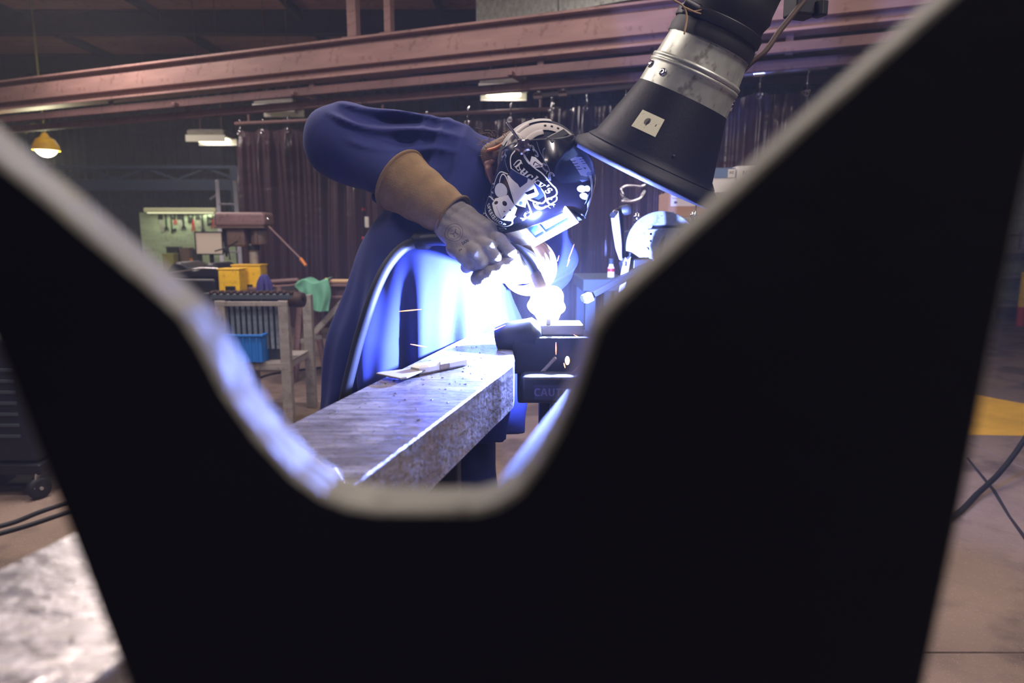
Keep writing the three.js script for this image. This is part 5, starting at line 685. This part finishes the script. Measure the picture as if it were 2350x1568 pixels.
// ---------------------------------------------------------------- helmet
{
  const o = thing('welding_helmet', 'glossy black welding helmet covered in white line art, tipped down to the arc', 'helmet');
  // control net of the shell: rows from the top rim down to the window, columns from behind the right ear round the front to the left side
  const net = [
    [[1172, 356, 1.62], [1152, 346, 1.52], [1184, 326, 1.43], [1236, 321, 1.392], [1286, 318, 1.41], [1317, 309, 1.475], [1305, 318, 1.60]],
    [[1166, 402, 1.63], [1136, 400, 1.52], [1174, 388, 1.415], [1240, 378, 1.372], [1304, 366, 1.40], [1352, 352, 1.48], [1330, 360, 1.62]],
    [[1156, 452, 1.63], [1119, 455, 1.52], [1163, 448, 1.41], [1240, 434, 1.365], [1312, 416, 1.40], [1367, 400, 1.49], [1340, 404, 1.63]],
    [[1146, 498, 1.62], [1106, 503, 1.51], [1150, 504, 1.42], [1236, 486, 1.375], [1308, 462, 1.405], [1360, 450, 1.49], [1336, 450, 1.62]],
    [[1152, 522, 1.60], [1124, 528, 1.50], [1160, 534, 1.435], [1240, 512, 1.40], [1310, 482, 1.42], [1343, 500, 1.48], [1324, 496, 1.60]]].map((r, j) => r.map(([x, y, d]) => W(x, y, d + [-0.012, 0, 0.018, 0.034, 0.044][j])));
  const cr = (p, t) => { const n = p.length - 1, i = Math.min(n - 1, Math.floor(t * n)), f = t * n - i, P = (k) => p[clamp(k, 0, n)], a = P(i - 1), b = P(i), c = P(i + 1), d = P(i + 2), f2 = f * f, f3 = f2 * f, w = [-0.5 * f3 + f2 - 0.5 * f, 1.5 * f3 - 2.5 * f2 + 1, -1.5 * f3 + 2 * f2 + 0.5 * f, 0.5 * f3 - 0.5 * f2]; return a.clone().multiplyScalar(w[0]).addScaledVector(b, w[1]).addScaledVector(c, w[2]).addScaledVector(d, w[3]); };
  const inner = W(1242, 410, 1.56), surf = (u, v, k = 1) => { const p = cr(net.map((r) => cr(r, u)), 1 - v); return k === 1 ? p : inner.clone().lerp(p, k); };
  const sheet = (nu, nv, k) => { const pos = [], uv = [], idx = []; for (let j = 0; j <= nv; j++) for (let i = 0; i <= nu; i++) { const p = surf(i / nu, j / nv, k); pos.push(p.x, p.y, p.z); uv.push(i / nu, j / nv); if (i < nu && j < nv) { const a = j * (nu + 1) + i; idx.push(a, a + 1, a + nu + 2, a, a + nu + 2, a + nu + 1); } } const g = new THREE.BufferGeometry(); g.setAttribute('position', new THREE.Float32BufferAttribute(pos, 3)); g.setAttribute('uv', new THREE.Float32BufferAttribute(uv, 2)); g.setIndex(idx); g.computeVertexNormals(); return g; };
  const art = printed(1, 1, drawArt, 2048);
  part('shell', sheet(96, 56, 1), M(0xffffff, 0.2, 0, { map: art, clearcoat: 0.6, clearcoatRoughness: 0.06 }), o, 'black shell with white printed art');
  part('shell_lining', sheet(48, 24, 0.965), MT.blackPlastic, o);
  for (const v of [0, 1]) { const ed = []; for (let i = 0; i <= 48; i++) ed.push(surf(i / 48, v, 0.985)); part('shell_rim', tube(ed, 0.003, 8, 120), MT.blackPlastic, o); }
  // window block
  const A = W(1180, 520, 1.465), B = W(1288, 459, 1.425), D_ = W(1239, 558, 1.52), xw = B.clone().sub(A), ww = xw.length(); xw.normalize(); const yw = A.clone().sub(D_); yw.addScaledVector(xw, -yw.dot(xw)); const wh = yw.length(); yw.normalize(); const zw = new THREE.Vector3().crossVectors(xw, yw), wm = basis(A.clone().addScaledVector(yw, -wh), xw, yw, zw), q3 = (x0, x1, y0, y1, z0, z1, r = 0.0015) => bx(x0 * ww, x1 * ww, y0 * wh, y1 * wh, z0, z1, r).applyMatrix4(wm);
  const whp = new THREE.Path(); whp.moveTo(0.13 * ww, 0.2 * wh); whp.lineTo(0.13 * ww, 0.84 * wh); whp.lineTo(0.92 * ww, 0.84 * wh); whp.lineTo(0.92 * ww, 0.2 * wh); whp.closePath();
  part('window_bezel', slab([[0, 0], [ww, 0], [ww, wh], [0, wh]], 0.03, wm.clone().multiply(new THREE.Matrix4().makeTranslation(0, 0, -0.026)), 0.002, [whp]), MT.cream, o);
  part('filter_glass', q3(0.12, 0.93, 0.19, 0.85, -0.012, -0.006), M(0x3c6a90, 0.12, 0, { clearcoat: 1 }), o);
  for (const [a, b, c, d] of [[0.12, 0.93, 0.19, 0.25], [0.12, 0.93, 0.79, 0.85], [0.12, 0.16, 0.19, 0.85], [0.89, 0.93, 0.19, 0.85], [0.36, 0.385, 0.22, 0.82]]) part('glass_frame', q3(a, b, c, d, -0.008, 0.002), MT.white, o);
  const hexa = (c, dn) => { const v8 = [...c, ...c.map((p) => p.clone().add(dn))], pos = []; for (const [a, b, d, e] of [[0, 1, 2, 3], [4, 7, 6, 5], [0, 4, 5, 1], [1, 5, 6, 2], [2, 6, 7, 3], [3, 7, 4, 0]]) for (const k of [a, b, d, a, d, e]) pos.push(...v8[k].toArray()); const g = new THREE.BufferGeometry(); g.setAttribute('position', new THREE.Float32BufferAttribute(pos, 3)); g.computeVertexNormals(); return boxUV(g); };
  part('arc_lit_cheek', hexa([W(1146, 536, 1.495), W(1181, 519, 1.464), W(1240, 559, 1.519), W(1186, 566, 1.53)], V(0.004, 0.01, -0.03)), MT.white, o, 'lower cheek of the shell, painted white for the arc light on it'); part('side_guard', hexa([W(1288, 459, 1.424), W(1318, 470, 1.46), W(1342, 503, 1.52), W(1336, 505, 1.50)], V(-0.006, -0.002, -0.03)), MT.blackPlastic, o);  // white of the cheek is the arc light on the shell, put into the colour
  const hc2 = W(1240, 374, 1.555), hr = 0.094, e1 = V(0.97, 0.2, -0.1).normalize(), e3 = V(0.05, -0.28, 0.95); e3.addScaledVector(e1, -e3.dot(e1)).normalize(); const e2 = new THREE.Vector3().crossVectors(e3, e1), hm2 = basis(hc2, e1, e2, e3);
  const cp = part('cap', new THREE.SphereGeometry(hr, 40, 28).scale(1.04, 1, 1.05).applyMatrix4(hm2), M(0x2a2c36, 0.9, 0, { bumpMap: rep(T.weave, 8), bumpScale: 0.0006 }), o, 'dark fabric cap with a pale band');
  const ring = (t0, t1, off, w, th, wob = 0, n = 40) => { const pos = [], idx = []; for (let i = 0; i <= n; i++) { const t = mix(t0, t1, i / n), z0 = off + wob * Math.sin(t * 3); for (const [dr, dz] of [[0.001, -w / 2], [th, -w / 2], [th, w / 2], [0.001, w / 2]]) { const z = z0 + dz, rr2 = Math.sqrt(Math.max(0.0004, hr * hr * 1.02 - z * z * 0.92)) + dr, p = V(Math.cos(t) * rr2 * 1.04, Math.sin(t) * rr2, z).applyMatrix4(hm2); pos.push(p.x, p.y, p.z); } if (i < n) for (let k = 0; k < 4; k++) { const a = i * 4 + k, b = i * 4 + (k + 1) % 4; idx.push(a, b, b + 4, a, b + 4, a + 4); } } const g = new THREE.BufferGeometry(); g.setAttribute('position', new THREE.Float32BufferAttribute(pos, 3)); g.setIndex(idx); g.computeVertexNormals(); return g; };
  const strapM = M(0xb8b2ac, 0.6);
  part('seam_tape', ring(1.2, 2.5, 0.012, 0.02, 0.002), M(0xa8a6a4, 0.8), cp);
  const st = part('crown_strap', ring(0.25, 2.6, 0.052, 0.02, 0.0045, 0.004), strapM, o, 'pale perforated headgear strap');
  for (let k = 0; k < 7; k++) { const t = 0.45 + k * 0.16, z = 0.052 + 0.004 * Math.sin(t * 3), r3 = Math.sqrt(hr * hr * 1.02 - z * z * 0.92) + 0.0045, p = V(Math.cos(t) * r3 * 1.04, Math.sin(t) * r3, z).applyMatrix4(hm2), n = V(Math.cos(t), Math.sin(t), 0.5).transformDirection(hm2); part('hole', rod(p.clone().addScaledVector(n, -0.001), p.addScaledVector(n, 0.0006), 0.003, 0.003, 10), MT.joint, st); }
  for (const [t, off] of [[1.95, 0.07], [2.2, 0.035]]) part('ratchet_arm', ring(t - 0.45, t + 0.4, off, 0.009, 0.006, 0.006, 16), strapM, o);
  { const z = 0.05, r3 = Math.sqrt(hr * hr - z * z) + 0.006, p = V(Math.cos(2.25) * r3 * 1.04, Math.sin(2.25) * r3, z).applyMatrix4(hm2), n = V(Math.cos(2.25), Math.sin(2.25), 0.7).transformDirection(hm2); part('ratchet_wheel', lathe([[0.008, -0.004], [0.017, -0.004], [0.018, 0.004], [0.012, 0.006], [0.011, 0.002], [0.008, 0.002]], p, n, 24), strapM, o); }
  const kp = W(1202, 340, 1.395), kn2 = V(-0.2, 0.25, 1).normalize(), star = []; for (let k = 0; k < 20; k++) { const r = k % 4 < 2 ? 0.018 : 0.0135; star.push([Math.cos(k / 20 * 6.283) * r, Math.sin(k / 20 * 6.283) * r]); } const kf = frameY(kp, kn2); part('knob', slab(star, 0.014, basis(kp, V(kf.elements[0], kf.elements[1], kf.elements[2]), V(kf.elements[8], kf.elements[9], kf.elements[10]).negate(), kn2), 0.003), MT.chrome, o, 'chrome star knob'); part('knob_screw', hexBolt(kp.clone().addScaledVector(kn2, 0.014), kn2, 0.005, 0.004), MT.blackMetal, o); part('knob_shaft', rod(kp.clone(), W(1206, 345, 1.46), 0.006), MT.chrome, o);
  part('lever', bar(W(1163, 281, 1.44), W(1194, 326, 1.41), 0.006, 0.004, V(0, 0, 1)), MT.chrome, o);
  part('side_fin', bar(W(1258, 326, 1.385), W(1297, 305, 1.43), 0.018, 0.012, V(0, 0.3, 1)), MT.blackPlastic, o);
  base(o);
}
function drawArt(g, w, h) {   // white print on black: scrolls, shield outline, lettering, capped skull, piston
  const bg = '#08080e', ink = '#eceef4', mid = '#7e88b0'; g.fillStyle = bg; g.fillRect(0, 0, w, h);
  const pen = (lw, c = ink) => { g.strokeStyle = c; g.lineWidth = lw; g.lineCap = g.lineJoin = 'round'; }, line = (lw, pts, c) => { pen(lw, c); g.beginPath(); g.moveTo(...pts[0]); for (let i = 1; i < pts.length - 1; i++) g.quadraticCurveTo(pts[i][0], pts[i][1], (pts[i][0] + pts[i + 1][0]) / 2, (pts[i][1] + pts[i + 1][1]) / 2); g.lineTo(...pts[pts.length - 1]); g.stroke(); }, fill = (pts, c = ink) => { g.fillStyle = c; g.beginPath(); pts.forEach((p, i) => (i ? g.lineTo(...p) : g.moveTo(...p))); g.closePath(); g.fill(); }, oval = (x, y, a, b, r, c) => { g.fillStyle = c; g.beginPath(); g.ellipse(x, y, a, b, r, 0, 7); g.fill(); };
  // the emblem leans over the right front of the shell; its own units are about 0.13 mm
  const k = 1 / 6.815; g.save(); g.setTransform(5.33 * k, 10.8 * 0.13 * k, 5.33 * 0.29 * k, 10.8 * k, 341 + 5.33 * (-50 + 0.29 * -25), 10.8 * (-25 + 0.13 * -50));
  for (const [x, y, s, t] of [[470, 260, 1, 0], [560, 250, 0.8, 1.2], [420, 330, 1, 2.4], [860, 150, 0.9, 0.4], [960, 170, 1, 1.5], [1060, 210, 1.1, 2.6], [1120, 250, 0.8, 4], [300, 660, 0.9, 3], [330, 780, 0.8, 1], [1210, 430, 1, 1.2], [1250, 560, 1, 2], [1020, 960, 1.2, 0.3], [1150, 930, 1.2, 1], [830, 1090, 1.1, 2]]) { for (let q = 0; q < 3; q++) { pen(5, q ? mid : '#b8c0d8'); g.beginPath(); g.ellipse(x, y, (62 - q * 12) * s, (40 - q * 8) * s, t, 0, 4.4); g.stroke(); } line(5, [[x + 50 * s * Math.cos(t), y + 50 * s * Math.sin(t)], [x + 80 * s * Math.cos(t + 0.4), y + 60 * s * Math.sin(t + 0.3)], [x + 110 * s * Math.cos(t + 0.5), y + 90 * s * Math.sin(t + 0.6)]], '#b8c0d8'); }
  line(7, [[380, 470], [360, 360], [420, 240], [520, 190], [620, 220]], mid); line(7, [[540, 330], [600, 420], [640, 480]], mid); line(7, [[1200, 90], [1190, 200], [1240, 330], [1260, 480], [1230, 590]], mid); line(6, [[1230, 330], [1240, 220], [1310, 180]], mid);
  // outline round the lettering and the cap
  line(20, [[690, 440], [665, 360], [680, 290], [780, 240], [800, 190], [870, 190], [990, 360], [1060, 440], [1150, 510], [1220, 690], [1260, 740], [1255, 850], [1090, 880], [1040, 940], [960, 900], [870, 840]]); line(16, [[690, 440], [800, 500], [930, 560], [1040, 680], [1095, 780], [1090, 880]]); line(14, [[800, 200], [860, 220], [990, 380]]);
  // script lettering down the slope
  g.save(); g.translate(765, 395); g.rotate(0.80); g.fillStyle = ink; g.font = 'italic bold 172px serif'; g.fillText("Lucky's", 0, 20, 560); g.restore();
  line(12, [[740, 400], [800, 350], [870, 340], [880, 370], [820, 400], [860, 480], [890, 495]]);
  fill([[1000, 370], [1050, 290], [1110, 300], [1190, 380], [1170, 420], [1060, 430]]); line(12, [[1050, 390], [1080, 340], [1120, 380], [1160, 400]], bg); line(10, [[1070, 410], [1110, 400], [1150, 412]], bg);
  // cap with a broad band and a long peak
  fill([[640, 520], [690, 440], [930, 560], [1060, 700], [1080, 830], [1000, 870], [900, 820], [760, 620]], '#26305e'); fill([[610, 530], [640, 525], [780, 640], [850, 800], [860, 860], [830, 960], [720, 910], [690, 760]]); fill([[800, 690], [910, 620], [930, 570], [990, 620], [1020, 790], [990, 820], [850, 860]]); fill([[850, 760], [975, 710], [975, 765], [880, 790]], bg);
  line(16, [[470, 610], [480, 520], [560, 500], [640, 620], [690, 800], [715, 905]]); line(14, [[350, 640], [360, 560], [460, 460], [620, 510]]);
  // skull below the peak
  oval(495, 720, 118, 95, 0.35, '#c6cee6'); fill([[400, 830], [620, 780], [700, 900], [735, 960], [690, 1060], [620, 1160], [520, 1130], [430, 1060], [350, 900]]); oval(425, 885, 34, 22, -0.3, bg); oval(568, 890, 40, 30, 0.5, bg); fill([[555, 985], [590, 998], [560, 1004]], bg); oval(648, 980, 10, 12, 0, bg); fill([[510, 1110], [560, 1060], [590, 1050], [550, 1100]], bg); for (let q = 0; q < 6; q++) line(6, [[440 + q * 14, 930 + q * 30], [446 + q * 14, 950 + q * 30], [452 + q * 14, 962 + q * 30]], mid); oval(785, 895, 20, 28, 0.4, '#5a6aa8'); line(12, [[760, 980], [830, 990], [820, 1060], [860, 1010]], bg); line(18, [[740, 1130], [760, 1180], [730, 1180], [860, 1110], [880, 1000], [860, 870]]); line(16, [[930, 900], [930, 980], [980, 1030], [1050, 1010], [1130, 970], [1230, 930], [1240, 870]]);
  // block lettering at the lower left, outline and loops
  g.save(); g.translate(232, 925); g.rotate(0.92); g.fillStyle = ink; g.font = 'bold 84px sans-serif'; g.fillText('SPEED', 0, 0, 240); g.restore(); g.save(); g.translate(372, 1090); g.rotate(0.85); g.fillStyle = ink; g.font = 'bold 96px sans-serif'; g.fillText('SHOP', 0, 20, 210); g.restore();
  line(18, [[370, 850], [230, 770], [160, 910], [200, 1010], [300, 1110], [400, 1200], [470, 1280], [610, 1240], [640, 1130], [690, 1080]]); for (const [x, y, s] of [[190, 1080, 1], [230, 1160, 1.1], [280, 1190, 1], [200, 1250, 0.9], [330, 1230, 1.1], [350, 1320, 1], [420, 1330, 1], [250, 1290, 1.2]]) { pen(20); g.beginPath(); g.ellipse(x, y, 26 * s, 58 * s, 0.3 + s, 0, 5.2); g.stroke(); }
  line(18, [[130, 1050], [150, 1200], [215, 1360], [250, 1300]]); line(8, [[190, 690], [230, 620], [330, 640]], '#b8c0d8'); line(8, [[240, 640], [260, 740], [350, 760]], '#b8c0d8');
  g.restore();
  // piston, rod and feather on the left side
  const s2 = 1 / 4.239; g.save(); g.setTransform(5.9 * s2, 10.8 * 0.35 * s2, 5.9 * 0.12 * s2, 10.8 * s2, 1500 + 5.9 * (-0.12 * 0 - 1130 * s2) - 5.9 * 0.12 * s2 * 680, 760 - 10.8 * s2 * 680 - 10.8 * 0.35 * s2 * 1130);
  fill([[1060, 610], [1110, 585], [1165, 580], [1200, 720], [1150, 775], [1100, 765]], '#ccd2ea'); for (let q = 0; q < 4; q++) line(6, [[1062 + q * 8, 628 + q * 26], [1080 + q * 8, 628 + q * 26], [1098 + q * 8, 622 + q * 26]], bg); for (let q = 0; q < 3; q++) line(6, [[1140 + q * 4, 606 + q * 20], [1160 + q * 4, 602 + q * 20], [1176 + q * 4, 604 + q * 20]], bg); oval(1152, 692, 10, 8, 0.4, bg); line(8, [[1110, 770], [1150, 790], [1205, 730]], bg); oval(1172, 745, 26, 18, -0.5, mid); fill([[1165, 760], [1195, 760], [1235, 980], [1190, 1075], [1165, 1040], [1200, 960]]); oval(1095, 895, 40, 34, 0, ink); oval(1145, 890, 34, 30, 0, ink); oval(1120, 970, 44, 36, 0.4, ink); fill([[1080, 810], [1180, 800], [1100, 830]], mid); fill([[1235, 610], [1255, 700], [1220, 830], [1215, 760]], mid); fill([[1285, 700], [1300, 760], [1250, 900], [1245, 800]], mid); fill([[1180, 910], [1150, 1030], [1130, 1055], [1150, 980]], mid); g.restore();
}
scene.traverse((o) => { if (o.isMesh) o.castShadow = o.receiveShadow = true; });
renderer.render(scene, camera);
